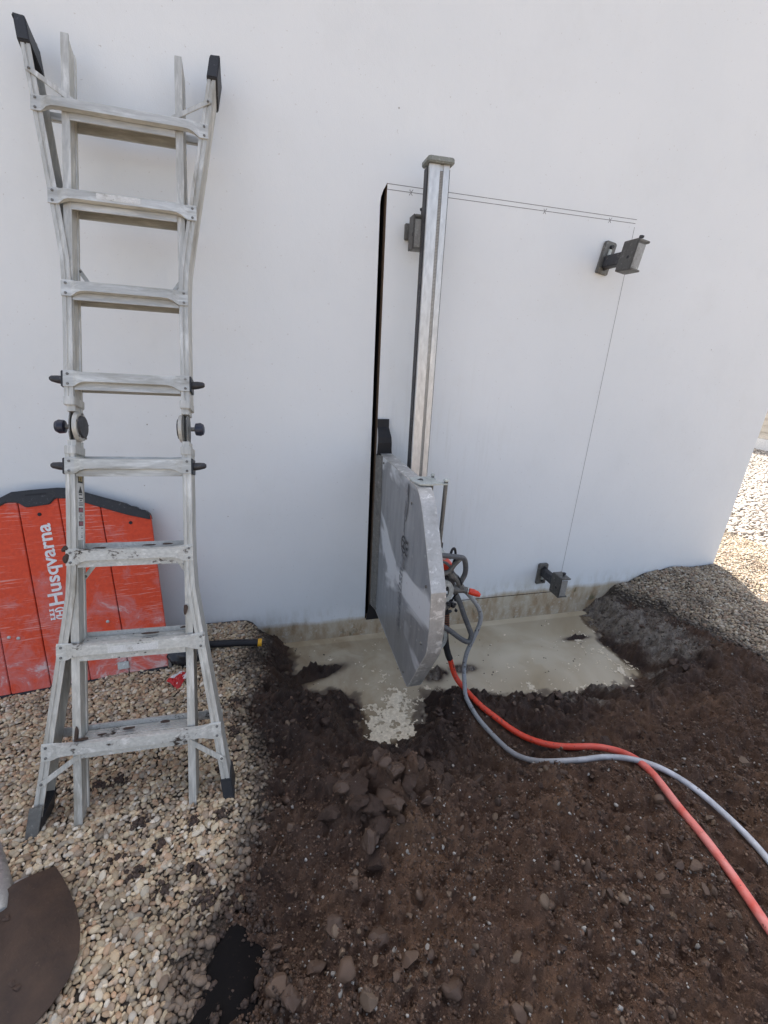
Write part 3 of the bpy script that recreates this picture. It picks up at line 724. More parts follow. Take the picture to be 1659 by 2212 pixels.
g = merge("pebbles", P_[~sel], R_[~sel], S_[~sel], C_[~sel], PEB2, PF2, M['pebble'], gravel); g["kind"] = "stuff"
P_, R_, S_, C_ = pebble_field(-2.3, 0.1, 0.1, 2.34, 0.0165, 0.0090, keep_left, -0.003); C_ = C_ * 0.8
g = merge("pebbles", P_, R_, S_, C_, PEB1, PF1, M['pebble'], gravel); g["kind"] = "stuff"
# right bed and the mound at the corner: muddy, with shade painted into the colour
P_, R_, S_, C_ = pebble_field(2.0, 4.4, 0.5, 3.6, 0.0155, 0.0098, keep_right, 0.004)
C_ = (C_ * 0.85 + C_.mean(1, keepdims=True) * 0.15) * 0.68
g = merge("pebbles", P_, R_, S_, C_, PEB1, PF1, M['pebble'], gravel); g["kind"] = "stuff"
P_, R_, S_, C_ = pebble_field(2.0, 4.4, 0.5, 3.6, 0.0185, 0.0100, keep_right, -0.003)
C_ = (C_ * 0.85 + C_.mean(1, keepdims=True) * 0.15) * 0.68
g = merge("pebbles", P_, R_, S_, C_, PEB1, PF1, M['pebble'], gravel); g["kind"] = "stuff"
P_, R_, S_, C_ = pebble_field(3.3, 9.3, 2.0, 8.5, 0.040, 0.023, lambda x, y: ((x > 4.4) | (y > 3.6)) & in_view(x, y, 120), 0.004, False)
C_ = (C_ * 0.35 + C_.mean(1, keepdims=True) * 0.65) * 0.85
P_[:, 2] = 0.004 + rng.uniform(-0.003, 0.006, len(P_))
g = merge("pebbles", P_, R_, S_, C_, PEB1, PF1, M['pebble'], gravel); g["kind"] = "stuff"

# stones and clods lying in the soil
def soil_field(n, rmin, rmax, bias, boost=1.0, xr=(-0.3, 2.7), yr=(0.25, 2.2)):
    x = rng.uniform(*xr, n); y = rng.uniform(*yr, n)
    k = (poly_sd(x, y, DIRT) < -0.01) & in_view(x, y, 60)
    pdn = poly_sd(x, y, PUDDLE)
    den = smooth(0.0, 0.5, pdn) * 0.9 + 0.08
    den = np.minimum(1, den * (0.35 + 0.65 * smooth(1.35, 0.95, y)) * (1 + 1.2 * np.exp(-(((x - 0.25) / 0.35) ** 2 + ((y - 0.62) / 0.25) ** 2)))) * (0.4 + 0.9 * smooth(-0.1, 0.5, fbm(x, y, 3.5, 3, 161)))
    k &= (rng.uniform(0, 1, n) < den * boost) & (pdn > 0.015) & (hose_dist(x, y) > 0.016 + rmax * 0.9)
    x, y = x[k], y[k]; n = len(x)
    L = rmin * (rmax / rmin) ** (rng.uniform(0, 1, n) ** bias)
    Sc = np.stack([L * rng.uniform(0.9, 1.3, n), L * rng.uniform(0.7, 1.0, n), L * rng.uniform(0.55, 0.9, n)], -1)
    z = terrain(x, y) + Sc[:, 2] * rng.uniform(0.0, 0.55, n)
    kind = rng.uniform(0, 1, n)
    brown = np.array((0.085, 0.050, 0.032)) * rng.uniform(0.6, 1.7, n)[:, None]
    tan = np.array((0.15, 0.10, 0.068)) * rng.uniform(0.6, 1.4, n)[:, None]
    grey = np.array((0.30, 0.285, 0.26)) * rng.uniform(0.6, 1.5, n)[:, None]
    col = np.where((kind < 0.78)[:, None], brown, np.where((kind < 0.95)[:, None], tan, grey))
    return np.stack([x, y, z], -1), rot_mats(n, 0.6), Sc, col, kind
P_, R_, S_, C_, K_ = soil_field(4200, 0.006, 0.022, 2.6)
u_, v_, z_ = to_px(P_); vis = (u_ > 0) & (u_ < 1659) & (v_ < 2212)
order = np.argsort(np.where(vis, z_ / S_[:, 0], 1e9))[:290]; sel = np.zeros(len(P_), bool); sel[order] = True
tones = [(0.055, 0.033, 0.022), (0.080, 0.048, 0.031), (0.105, 0.064, 0.04), (0.14, 0.095, 0.062), (0.18, 0.125, 0.082), (0.26, 0.245, 0.22), (0.36, 0.34, 0.31)]
smats = [single_stone("soil_stone_tone", c_) for c_ in tones]; tarr = np.array(tones); smesh = {}
for i in order:
    ci = int(np.argmin(((tarr - C_[i]) ** 2).sum(1))); vi = int(rng.integers(0, len(STN2)))
    if (ci, vi) not in smesh: smesh[(ci, vi)] = new_mesh("stone", STN2[vi], [tuple(f_) for f_ in SF2], smats[ci], True); smesh[(ci, vi)].set_sharp_from_angle(angle=0.75)
    o = bpy.data.objects.new("stone", smesh[(ci, vi)]); COL.objects.link(o); o.parent = ground
    m = Matrix([list(r_) for r_ in R_[i]]).to_4x4() @ Matrix.Diagonal((*S_[i], 1)); m.translation = P_[i]; o.matrix_local = m
g = merge("soil_crumbs", P_[~sel], R_[~sel], S_[~sel], C_[~sel], STN1, SF1, M['stone'], ground); g["kind"] = "stuff"
P_, R_, S_, C_, K_ = soil_field(30000, 0.004, 0.010, 2.0, 1.3)
g = merge("soil_crumbs", P_, R_, S_, C_, STN1, SF1, M['stone'], ground); g["kind"] = "stuff"
OV = np.array([(1, 0, 0), (-1, 0, 0), (0, 1, 0), (0, -1, 0), (0, 0, 1), (0, 0, -1)], float); OF = np.array([(0, 2, 4), (2, 1, 4), (1, 3, 4), (3, 0, 4), (2, 0, 5), (1, 2, 5), (3, 1, 5), (0, 3, 5)])
GRIT = [OV * rng.uniform(0.6, 1.3, (6, 1)) + rng.normal(0, 0.15, (6, 3)) for _ in range(12)]
P_, R_, S_, C_, K_ = soil_field(190000, 0.0014, 0.0050, 1.6, 1.6)
g = merge("soil_crumbs", P_, R_, S_, C_, GRIT, OF, M['stone'], ground); g["kind"] = "stuff"; g.data.polygons.foreach_set("use_smooth", np.zeros(len(g.data.polygons), bool))
# splashes of soil on the gravel, specks on the water
n = 240; x = rng.uniform(0.0, 2.1, n); y = rng.uniform(1.6, 2.33, n); k = (poly_sd(x, y, PUDDLE) < -0.01) & (fbm(x, y, 5, 2, 171) > -0.05); x, y = x[k], y[k]; n = len(x)
L = rng.uniform(0.002, 0.006, n); P_ = np.stack([x, y, np.full(n, WATER_Z)], -1)
g = merge("soil_crumbs", P_, rot_mats(n, 0.5), np.stack([L * 1.3, L, L * 0.6], -1), np.tile((0.03, 0.024, 0.02), (n, 1)), STN1, SF1, M['stone'], ground); g["kind"] = "stuff"
cl = [(-0.695, 1.368, 0.050), (-0.508, 1.187, 0.040), (-0.627, 1.374, 0.045), (-0.48, 1.02, 0.04), (-0.42, 1.10, 0.03), (-0.33, 1.15, 0.03), (-0.30, 1.0, 0.045), (-0.38, 0.95, 0.03), (-0.25, 1.35, 0.035), (-0.22, 1.52, 0.04), (-0.36, 1.33, 0.02), (-0.55, 1.08, 0.02), (-0.24, 1.15, 0.05), (-0.26, 0.9, 0.05), (-0.10, 0.80, 0.06), (-0.07, 0.70, 0.06), (-0.05, 0.62, 0.05), (-0.02, 0.55, 0.05), (-0.13, 0.85, 0.04), (-0.17, 0.86, 0.05), (-0.2, 0.8, 0.03), (-0.21, 0.7, 0.03), (-0.16, 0.72, 0.04), (-0.12, 0.64, 0.05), (-0.15, 0.58, 0.04), (-0.2, 0.62, 0.03), (-0.08, 0.58, 0.05), (-0.24, 0.66, 0.03), (-0.23, 1.7, 0.05)]
px_, py_, pr_ = [], [], []
for (x, y, r) in cl:
    k = int(900 * r); a = rng.uniform(0, 6.28, k); q_ = r * np.abs(rng.normal(0, 0.55, k)); sx_ = rng.uniform(1.0, 1.7)
    px_ += list(x + q_ * np.cos(a) * sx_); py_ += list(y + q_ * np.sin(a)); pr_ += list(rng.uniform(0.003, 0.011, k) * (1.2 - 0.5 * np.minimum(1, q_ / r)))
px_, py_, pr_ = map(np.array, (px_, py_, pr_)); n = len(px_)
g = merge("soil_crumbs", np.stack([px_, py_, terrain(px_, py_) + 0.008 + rng.uniform(0, 0.005, n)], -1), rot_mats(n, 0.7), np.stack([pr_ * 1.2, pr_, pr_ * 0.7], -1), np.array((0.06, 0.038, 0.027)) * rng.uniform(0.6, 1.4, n)[:, None], STN1, SF1, M['stone'], gravel); g["kind"] = "stuff"
CLODS = [(0.235, 1.10, 0.055, 0), (0.285, 1.05, 0.045, 0), (0.355, 1.04, 0.055, 1), (0.30, 0.985, 0.048, 0), (0.26, 0.955, 0.040, 1), (0.42, 1.07, 0.04, 0), (0.48, 1.03, 0.03, 1), (0.17, 1.16, 0.04, 0), (0.186, 0.856, 0.028, 2), (0.225, 0.697, 0.030, 1), (0.302, 0.634, 0.026, 2), (-0.051, 0.644, 0.028, 2), (0.178, 0.57, 0.026, 3), (0.104, 0.735, 0.028, 1), (-0.02, 0.60, 0.024, 1), (0.05, 0.67, 0.028, 1), (0.12, 0.62, 0.03, 2), (0.952, 0.597, 0.022, 4), (1.20, 0.60, 0.020, 2), (0.403, 0.561, 0.03, 1), (1.40, 1.20, 0.035, 0), (1.0, 1.15, 0.03, 0), (0.6, 1.2, 0.04, 0), (0.70, 1.28, 0.035, 0), (0.35, 0.45, 0.03, 2), (0.55, 0.48, 0.022, 2)]
for (n_, cx_, sx_, cy_, sy_, r0_, r1_) in ((34, 0.36, 0.13, 1.12, 0.07, 0.014, 0.042), (26, 1.35, 0.32, 1.50, 0.04, 0.010, 0.026), (16, 0.15, 0.10, 1.66, 0.10, 0.012, 0.028), (14, 0.75, 0.10, 1.50, 0.10, 0.012, 0.030), (14, 2.25, 0.12, 1.75, 0.2, 0.012, 0.028), (16, 0.9, 0.3, 1.05, 0.05, 0.010, 0.024)):
    for _ in range(n_):
        x, y = float(rng.normal(cx_, sx_)), float(rng.normal(cy_, sy_))
        if poly_sd(np.array([x]), np.array([y]), PUDDLE)[0] > 0.03 and hose_dist(np.array([x]), np.array([y]))[0] > 0.055: CLODS.append((x, y, float(r0_ * (r1_ / r0_) ** rng.uniform(0, 1)), 0 if rng.uniform() < 0.6 else 1))
# the big wet clods and rocks one can pick out on the heap
for (x, y, r, ci) in CLODS:
    v0, f0 = ICO[4 if r > 0.03 else 3]; sd_ = int(rng.integers(0, 999)); w = v0.copy()
    for _ in range(10):
        d_ = rng.normal(size=3); d_ /= np.linalg.norm(d_); q_ = w @ d_; w = w - np.maximum(q_ - rng.uniform(0.5, 0.85), 0)[:, None] * d_[None]
    A_ = (w[:, 0] + 0.6 * w[:, 2], w[:, 1] - 0.5 * w[:, 2])
    w = w * (1 + (0.34 if ci < 2 else 0.12) * fbm(A_[0], A_[1], 1.3, 3, sd_) + (0.16 if ci < 2 else 0.05) * fbm(A_[1] + w[:, 2], A_[0], 5, 4, sd_ + 9, 0.7))[:, None]
    me = new_mesh("clod", w, [tuple(f_) for f_ in f0], None, True); me.set_sharp_from_angle(angle=0.6)
    me.materials.append(smats[ci] if ci else M['mud'])
    o = bpy.data.objects.new("clod" if ci < 2 else "rock", me); COL.objects.link(o); o.parent = ground
    o.location = (x, y, float(terrain(np.array([x]), np.array([y]), True)[0]) + r * (0.15 if ci < 2 else 0.2)); o.scale = (r * 1.15, r * 0.95, r * 0.75); o.rotation_euler = (rng.uniform(-.4, .4), rng.uniform(-.4, .4), rng.uniform(0, 6))

# ------------------------------------------------------------------ neighbouring house seen past the corner
house = empty("clad_house", "pale weatherboarded house with a white plinth, at the right edge beyond the sunlit gravel", "house", frame((9.32, 6.6, 0), (0.05, -0.9987, 0), (0.9987, 0.05, 0), (0, 0, 1)))
M['board'] = worn("pale_board", (0.62, 0.57, 0.48), 0.7, dirt=(0.45, 0.40, 0.33), dscale=6); M['plinth'] = worn("white_plinth", (0.8, 0.8, 0.78), 0.7, dirt=(0.6, 0.6, 0.57), dscale=5)
MB().box(-3, 5, -0.03, 0.25, -0.1, 0.215).build("plinth", M['plinth'], house, bevel=0.008)
MB().box(-3, 5, 0.03, 5.0, 0.215, 3.6).build("wall", M['board'], house)
for i in range(26):
    z0 = 0.22 + i * 0.128
    MB().add([(-3, 0.028, z0), (5, 0.028, z0), (5, 0.0, z0), (-3, 0.0, z0), (-3, 0.028, z0 + 0.122), (5, 0.028, z0 + 0.122), (5, 0.014, z0 + 0.122), (-3, 0.014, z0 + 0.122)],
             [(0, 1, 2, 3), (4, 5, 6, 7), (0, 1, 5, 4), (1, 2, 6, 5), (2, 3, 7, 6), (3, 0, 4, 7)]).build("board", M['board'], house)
rf = MB().add([(-3.3, -0.4, 3.55), (5.3, -0.4, 3.55), (5.3, 2.6, 5.0), (-3.3, 2.6, 5.0), (5.3, 5.4, 3.55), (-3.3, 5.4, 3.55)], [(0, 1, 2, 3), (3, 2, 4, 5), (0, 3, 5), (1, 4, 2), (0, 5, 4, 1)]).build("roof", M['roof'], house)
# ------------------------------------------------------------------ articulated ladder leaning on the wall
LB = Vector((-0.54, 1.215, 0.0)); LT = Vector((-0.485, 2.24, 2.56))
LU = (LT - LB).normalized(); LX = Vector((1, 0, 0)); LX = (LX - LU * LX.dot(LU)).normalized(); LN = LX.cross(LU)
ladder = empty("ladder", "weathered aluminium folding ladder with flared ends leaning against the white wall", "ladder", frame(LB, LX, LU, LN))
UC, HT = 0.010, 2.77
def mirror_u(s, d): return UC + s * d            # s=-1 left, +1 right ; d = distance from the centre line
def sweep(b, path, prof):
    """path: (u, v) ; prof: (du, w) closed, du measured outward"""
    b.loft([[(u + du, v, w) for du, w in prof] for u, v in path])
for s in (-1, 1):
    # outer channels: half width 0.202 in the straight run, 0.328 at the flared ends
    cprof = [(0, 0), (-s * 0.012, 0), (-s * 0.0135, -0.0025), (-s * 0.0165, -0.0025), (-s * 0.018, 0), (-s * 0.029, 0), (-s * 0.029, -0.0045), (-s * 0.004, -0.0045),
             (-s * 0.004, -0.0705), (-s * 0.029, -0.0705), (-s * 0.029, -0.075), (0, -0.075)]
    lo = [(mirror_u(s, 0.326), 0.0), (mirror_u(s, 0.222), 0.70), (mirror_u(s, 0.208), 0.80), (mirror_u(s, 0.203), 0.90), (mirror_u(s, 0.202), 1.00), (mirror_u(s, 0.202), 1.305)]
    b = MB(); sweep(b, lo, cprof); b.build("outer_rail", M['alu'], ladder)
    b = MB(); sweep(b, [(u, HT - v) for u, v in lo], cprof); b.build("outer_rail", M['alu'], ladder)
    # inner box rails
    iprof = [(0, -0.006), (-s * 0.0255, -0.006), (-s * 0.0255, -0.012), (-s * 0.022, -0.014), (-s * 0.022, -0.056), (-s * 0.0255, -0.058), (-s * 0.0255, -0.069), (0, -0.069)]
    ui = mirror_u(s, 0.1965)
    b = MB(); sweep(b, [(ui, -0.005), (ui, 1.335)], iprof); b.build("inner_rail", M['alu'], ladder)
    b = MB(); sweep(b, [(ui, 1.435), (ui, 2.715), ], iprof)
    # chamfered tip
    b.loft([[(ui + du, 2.7152, w) for du, w in iprof], [(ui + du * 0.96, 2.735 + 0.03 * (w + 0.069) / 0.063, w) for du, w in iprof]])
    b.build("inner_rail", M['alu'], ladder)
    # hinge between the two halves
    hg = MB(); uo = ui
    for (q0, q1) in ((0.004, 0.008), (0.0175, 0.0215)):
        pr = [(1.335, -0.014), (1.335, -0.056), (1.36, -0.066), (1.40, -0.066), (1.435, -0.056), (1.435, -0.014), (1.40, -0.006), (1.36, -0.006)]
        hg.loft([[(uo - s * q0, v, w) for v, w in pr], [(uo - s * q1, v, w) for v, w in pr]])
    hinge = hg.build("hinge", M['grey_metal'], ladder)
    c0 = (uo - s * 0.0225, 1.386, -0.036)
    MB().cyl(c0, (c0[0] - s * 0.012, c0[1], c0[2]), 0.054, 0.050, 28).build("hinge_disc", M['alu'], hinge, True)
    MB().cyl((c0[0] - s * 0.0122, c0[1], c0[2]), (c0[0] - s * 0.019, c0[1], c0[2]), 0.040, 0.037, 24).build("hinge_disc", M['dark_metal'], hinge, True)
    for k in range(5):
        a = k * 1.256
        MB().cyl((c0[0] - s * 0.012, c0[1] + 0.045 * math.cos(a), c0[2] + 0.045 * math.sin(a)), (c0[0] - s * 0.016, c0[1] + 0.045 * math.cos(a), c0[2] + 0.045 * math.sin(a)), 0.004, n=8).build("rivet", M['grey_metal'], hinge)
    MB().cyl((uo + s * 0.001, 1.386, -0.036), (uo + s * 0.022, 1.386, -0.036), 0.008).build("hinge_stem", M['grey_metal'], hinge, True)
    MB().tube([(uo + s * 0.016, 1.386, -0.036), (uo + s * 0.019, 1.386, -0.036), (uo + s * 0.036, 1.386, -0.036), (uo + s * 0.046, 1.386, -0.036), (uo + s * 0.049, 1.386, -0.036)],
              [0.015, 0.0225, 0.0245, 0.019, 0.010], 18).build("hinge_knob", M['knob'], hinge, True)
    # guide lips at the inner ends of the outer channels
    for (v0, v1) in ((1.285, 1.315), (1.455, 1.485)):
        MB().box(*sorted((mirror_u(s, 0.2035), mirror_u(s, 0.168))), v0, v1, -0.077, 0.0035).build("guide_sleeve", M['alu'], ladder, bevel=0.002)
    # spring locks on the two middle rungs
    for v in (1.545, 1.243):
        MB().box(*sorted((mirror_u(s, 0.2025), mirror_u(s, 0.209))), v - 0.028, v + 0.028, -0.05, 0.006).build("lock_plate", M['black_plastic'], ladder, bevel=0.002)
        MB().tube([(mirror_u(s, 0.209), v, -0.018), (mirror_u(s, 0.228), v + 0.002, -0.018), (mirror_u(s, 0.246), v + 0.004, -0.018), (mirror_u(s, 0.252), v + 0.004, -0.018)],
                  [0.0145, 0.0135, 0.0105, 0.006], 14).build("lock_pin", M['dark_metal'], ladder, True)
    # end caps at the top, shoes at the bottom
    ut = mirror_u(s, 0.328)
    def capring(v, off, grow=0.004):
        a, c = ut + off + s * grow, ut + off - s * (0.031 + grow)
        return [(a, v, 0.006), (c, v, 0.006), (c, v - 0.0, -0.082), (a, v, -0.082)]
    top = MB(); vv = HT - 0.075
    sl = 0.148 * s
    def R_at(vf, vb, g=0.004):
        af = ut - sl * (HT - vf); ab = ut - sl * (HT - vb)
        return [(af + s * g, vf, 0.007), (af - s * (0.030 + g), vf, 0.007), (ab - s * (0.030 + g), vb, -0.083), (ab + s * g, vb, -0.083)]
    top.loft([R_at(HT - 0.070, HT - 0.125), R_at(HT + 0.006, HT - 0.02), R_at(HT + 0.016, HT - 0.032, 0.001)])
    top.build("end_cap", M['black_plastic'], ladder, bevel=0.003)
    ft = MB()
    def B_at(vf, vb, g=0.004):
        af = ut - sl * vf; ab = ut - sl * vb
        return [(af + s * g, vf, 0.007), (af - s * (0.030 + g), vf, 0.007), (ab - s * (0.030 + g), vb, -0.083), (ab + s * g, vb, -0.083)]
    ft.loft([B_at(0.085 if s > 0 else 0.05, 0.11), B_at(-0.022, -0.012)]); ft.build("rubber_foot", M['black_plastic'], ladder, bevel=0.003)
    if s < 0:
        MB().loft([[(ut - sl * v + s * 0.006, v, 0.0075), (ut - sl * v - s * 0.033, v, 0.0075), (ut - sl * v - s * 0.033, v, 0.0125), (ut - sl * v + s * 0.006, v, 0.0125)] for v in (0.095, -0.02)]).build("metal_shoe", M['grey_metal'], ladder, bevel=0.001)
rung_v = [0.268, 0.602, 0.926, 1.243, 1.545, 1.860, 2.178, 2.492]
def half(v):
    w = min(v, HT - v)
    pts = [(0.0, 0.326), (0.70, 0.222), (0.80, 0.208), (0.90, 0.203), (1.0, 0.202), (1.4, 0.202)]
    return float(np.interp(w, [p[0] for p in pts], [p[1] for p in pts]))
for i, v in enumerate(rung_v):
    mt = M['alu_mud'] if i < 3 else M['alu_rung']
    h = half(v) + 0.001
    st = []
    ends = [(0.0, 0.027, -0.027, 0.0045, 0.0006), (0.030, 0.027, -0.027, 0.0045, 0.0006), (0.038, 0.0255, -0.024, 0.008, -0.004 + 0.0046), (0.050, 0.024, -0.017, 0.014, 0.0006), (0.066, 0.0225, -0.0125, 0.018, 0.0006), (0.085, 0.022, -0.0115, 0.019, 0.0006)]
    for (q, vt, vb, wf, wb) in ends: st.append((UC - h + q, vt, vb, wf, wb))
    for (q, vt, vb, wf, wb) in ends[::-1]: st.append((UC + h - q, vt, vb, wf, wb))
    b = MB(); b.loft([[(u, v + vb, wf), (u, v + vt * 0.94, wf), (u, v + vt, wf - 0.003), (u, v + vt + 0.004, wb), (u, v + vb, wb)] for u, vt, vb, wf, wb in st])
    bar = b.build("front_bar", mt, ladder)
    for s in (-1, 1):
        for dv in (0.017, -0.017):
            u = UC + s * (h - 0.014); MB().tube([(u, v + dv, 0.004), (u, v + dv, 0.0068), (u, v + dv, 0.0078)], [0.0048, 0.0042, 0.002], 10).build("rivet", M['grey_metal'], bar, True)
    # tread between the inner rails, level when the ladder leans
    hi = 0.1705; k = 0.12
    b = MB()
    prof = [(0.020, -0.002), (0.020 + 0.068 * k, -0.070), (0.020 + 0.068 * k - 0.056, -0.070), (0.020 + 0.066 * k - 0.056, -0.067), (0.020 + 0.064 * k - 0.004, -0.067), (0.020 + 0.006 * k - 0.005, -0.0055), (0.020 - 0.056, -0.0055), (0.020 - 0.056, -0.002)]
    b.loft([[(UC - hi, v + a, w) for a, w in prof], [(UC + hi, v + a, w) for a, w in prof]]); tread = b.build("tread", mt, ladder)
    for q in range(4):
        w = -0.014 - q * 0.014; a = 0.020 + (-w - 0.002) * k
        MB().box(UC - hi + 0.002, UC + hi - 0.002, v + a - 0.001, v + a + 0.0022, w - 0.002, w + 0.002).build("tread_rib", mt, tread)
    b = MB().box(UC - h + 0.004, UC + h - 0.004, v + 0.012, v + 0.044, -0.089, -0.0755); b.build("rear_bar", mt, ladder, bevel=0.003)
def brace(p0, p1, w=0.009, mt='alu'):
    (u0, v0, w0), (u1, v1, w1) = p0, p1
    d = Vector((u1 - u0, v1 - v0, 0)).normalized(); n = Vector((-d.y, d.x, 0)) * w
    ring = lambda u, v, z: [(u + n.x, v + n.y, z), (u - n.x, v - n.y, z), (u - n.x, v - n.y, z - 0.004), (u + n.x, v + n.y, z - 0.004)]
    br = MB().loft([ring(u0 - d.x * 0.010, v0 - d.y * 0.010, w0), ring(u1, v1, w1)]).build("brace", M[mt], ladder, bevel=0.0012)
    MB().cyl((u0, v0, w0), (u0, v0, w0 + 0.004), 0.005, 0.003, 10).build("rivet", M['grey_metal'], br)
for s in (-1, 1):
    brace((mirror_u(s, half(2.605) - 0.014), 2.605, 0.006), (mirror_u(s, 0.150), 2.520, -0.004))
    brace((mirror_u(s, half(0.165) - 0.014), 0.165, 0.006), (mirror_u(s, 0.150), 0.258, -0.004))
    brace((mirror_u(s, 0.169), 0.852, -0.062), (mirror_u(s, 0.125), 0.915, -0.062), 0.007)
    brace((mirror_u(s, 0.169), 1.955, -0.062), (mirror_u(s, 0.128), 1.892, -0.062), 0.007)
M['tape'] = worn('worn_tape', (0.66, 0.65, 0.61), 0.6, dirt=(0.34, 0.32, 0.27), dscale=26, damount=(0.52, 0.64), bump=0)
# stickers: warning strip on the inner face of the left rail, worn tapes on two rungs
xin = mirror_u(-1, 0.1965) + 0.0255
def decal_x(v0, v1, w0, w1, mt, name, parent, lift):
    x = xin + lift
    return MB().add([(x, v0, w0), (x, v0, w1), (x, v1, w1), (x, v1, w0)], [(0, 1, 2, 3)]).build(name, M[mt], parent)
# backing plate bridges the recess of the rail so the strip lies flat
stk = MB().box(xin - 0.0034, xin + 0.0004, 0.985, 1.222, -0.055, -0.015).build("warning_sticker", M['sticker'], ladder)
decal_x(1.186, 1.2215, -0.0545, -0.0155, 'ink', "print", stk, 0.0008); decal_x(1.192, 1.215, -0.050, -0.020, 'gold', "print", stk, 0.0012)
x = xin + 0.0010
MB().add([(x, 1.150, -0.0515), (x, 1.176, -0.035), (x, 1.150, -0.0185)], [(0, 1, 2)]).build("print", M['ink'], stk)
decal_x(1.143, 1.147, -0.048, -0.022, 'ink', "print", stk, 0.001)
for k, (vv, w0, w1, th) in enumerate([(1.130, -.052, -.020, .004), (1.1235, -.045, -.028, .003), (1.117, -.052, -.018, .0015), (1.111, -.052, -.020, .0022), (1.106, -.052, -.020, .0022), (1.075, -.048, -.026, .002), (1.070, -.045, -.028, .002), (1.065, -.052, -.02, .002), (1.060, -.050, -.022, .002), (1.054, -.048, -.026, .003), (1.025, -.048, -.035, .002), (1.008, -.046, -.036, .0018), (1.000, -.044, -.036, .002), (0.993, -.047, -.034, .003)]):
    decal_x(vv, vv + th, w0, w1, 'ink', "print", stk, 0.001)
for vv in (1.082, 1.034):
    decal_x(vv, vv + 0.017, -0.053, -0.018, 'ink', "print", stk, 0.001); decal_x(vv + 0.002, vv + 0.015, -0.050, -0.021, 'pinkink', "print", stk, 0.0014)
MB().box(UC - 0.085, UC + 0.055, 2.178 - 0.004, 2.178 + 0.017, 0.0192, 0.0198).build("worn_tape", M['tape'], ladder)
MB().box(UC - 0.075, UC + 0.085, 0.602 - 0.0105, 0.602 + 0.013, 0.0192, 0.0198).build("worn_tape", M['tape'], ladder)
# clods of mud stuck on the lower rungs
for (u, v, w, ru, rv, rw) in ((0.06, 0.926 + 0.034, -0.02, 0.03, 0.004, 0.012), (0.12, 0.926 + 0.036, -0.03, 0.022, 0.004, 0.012), (-0.09, 0.926 + 0.03, -0.01, 0.03, 0.003, 0.008), (-0.192, 0.926, 0.006, 0.012, 0.022, 0.006), (-0.198, 0.955, 0.0, 0.012, 0.014, 0.008),
                              (0.055, 0.602 + 0.037, -0.03, 0.038, 0.004, 0.016), (0.165, 0.602 + 0.045, -0.045, 0.012, 0.004, 0.01), (-0.02, 0.268 + 0.036, -0.03, 0.025, 0.004, 0.014), (0.10, 0.268 + 0.04, -0.04, 0.018, 0.004, 0.01), (-0.10, 0.268 + 0.032, -0.015, 0.02, 0.003, 0.008), (-0.175, 0.31, -0.004, 0.010, 0.035, 0.006), (0.183, 0.72, -0.002, 0.008, 0.025, 0.006), (-0.16, 0.268 + 0.03, 0.0, 0.03, 0.004, 0.012)):
    MB().add(STN2[int(rng.integers(0, 12))] * np.array((ru, rv, rw)) + np.array((u, v, w)), [tuple(f_) for f_ in SF2]).build("mud_clod", M['mud'], ladder, True)

# ------------------------------------------------------------------ red guard panel leaning on the wall behind the ladder
PA = Vector((-1.274, 1.918, 0.0)); PU = Vector((0.9936, 0.1130, 0)); PV = Vector((-0.041, 0.361, 0.932)); PV = (PV - PU * PV.dot(PU)).normalized(); PN = PU.cross(PV)
panel = empty("guard_panel", "scratched orange red saw guard panel with black rim leaning on the wall behind the ladder", "guard panel", frame(PA, PU, PV, PN))
TH = 0.055
def extr(b, poly, w0, w1): b.loft([[(x, y, w0) for x, y in poly], [(x, y, w1) for x, y in poly]])
# black moulded rim along the top
rim = [(-0.60, 0.60), (-0.50, 0.72), (-0.25, 0.845), (0.071, 0.92), (0.117, 0.944), (0.207, 0.950), (0.295, 0.953), (0.345, 0.949), (0.414, 0.920), (0.536, 0.872), (0.575, 0.858), (0.585, 0.846), (0.618, 0.838), (0.628, 0.824), (0.655, 0.818), (0.676, 0.797), (0.681, 0.766),
       (0.577, 0.800), (0.457, 0.850), (0.41, 0.870), (0.335, 0.899), (0.283, 0.902), (0.261, 0.876), (0.167, 0.868), (0.137, 0.893), (0.093, 0.896), (0.068, 0.881), (-0.25, 0.80), (-0.47, 0.68), (-0.56, 0.58)]
b = MB(); extr(b, rim, -TH - 0.004, 0.010); b.build("rim", M['black_plastic'], panel, bevel=0.004)
b = MB(); extr(b, [(0.17, 0.9215), (0.252, 0.9255), (0.252, 0.932), (0.17, 0.928)], 0.0102, 0.012); b.build("grip_slot", M['rubber'], panel)
# red boards: strips separated by recessed seams that lean slightly with the panel
def seam(u0, v): return u0 - 0.072 * (v - 0.05)
topline = [(-0.60, 0.56), (-0.47, 0.69), (-0.25, 0.815), (0.068, 0.895), (0.345, 0.915), (0.41, 0.885), (0.577, 0.815), (0.683, 0.77)]
def top_at(u): return float(np.interp(u, [p[0] for p in topline], [p[1] for p in topline]))
seams = [-0.62, -0.45, -0.28, -0.12, 0.040, 0.195, 0.355, 0.522, 0.700]
for j in range(len(seams) - 1):
    a, c_ = seams[j] + 0.002, seams[j + 1] - 0.002
    vt_a = top_at(seam(a, 0.85)); vt_c = top_at(seam(c_, 0.85))
    mid = (a + c_) / 2; vm = top_at(seam(mid, 0.85))
    rgt = (lambda v: seam(c_, v)) if j < len(seams) - 2 else (lambda v: 0.7 if v < 0.15 else float(np.interp(v, [0.15, 0.2, 0.77], [0.70, 0.704, 0.681])))
    poly = [(seam(a, 0.012), 0.012), (rgt(0.012), 0.012), (rgt(0.2), 0.2), (rgt(vt_c), vt_c), (seam(mid, vm), vm), (seam(a, vt_a), vt_a)]
    b = MB(); extr(b, poly, -0.02, 0.0 if j % 2 else 0.0012); b.build("board", M['redpaint'], panel, bevel=0.0025)
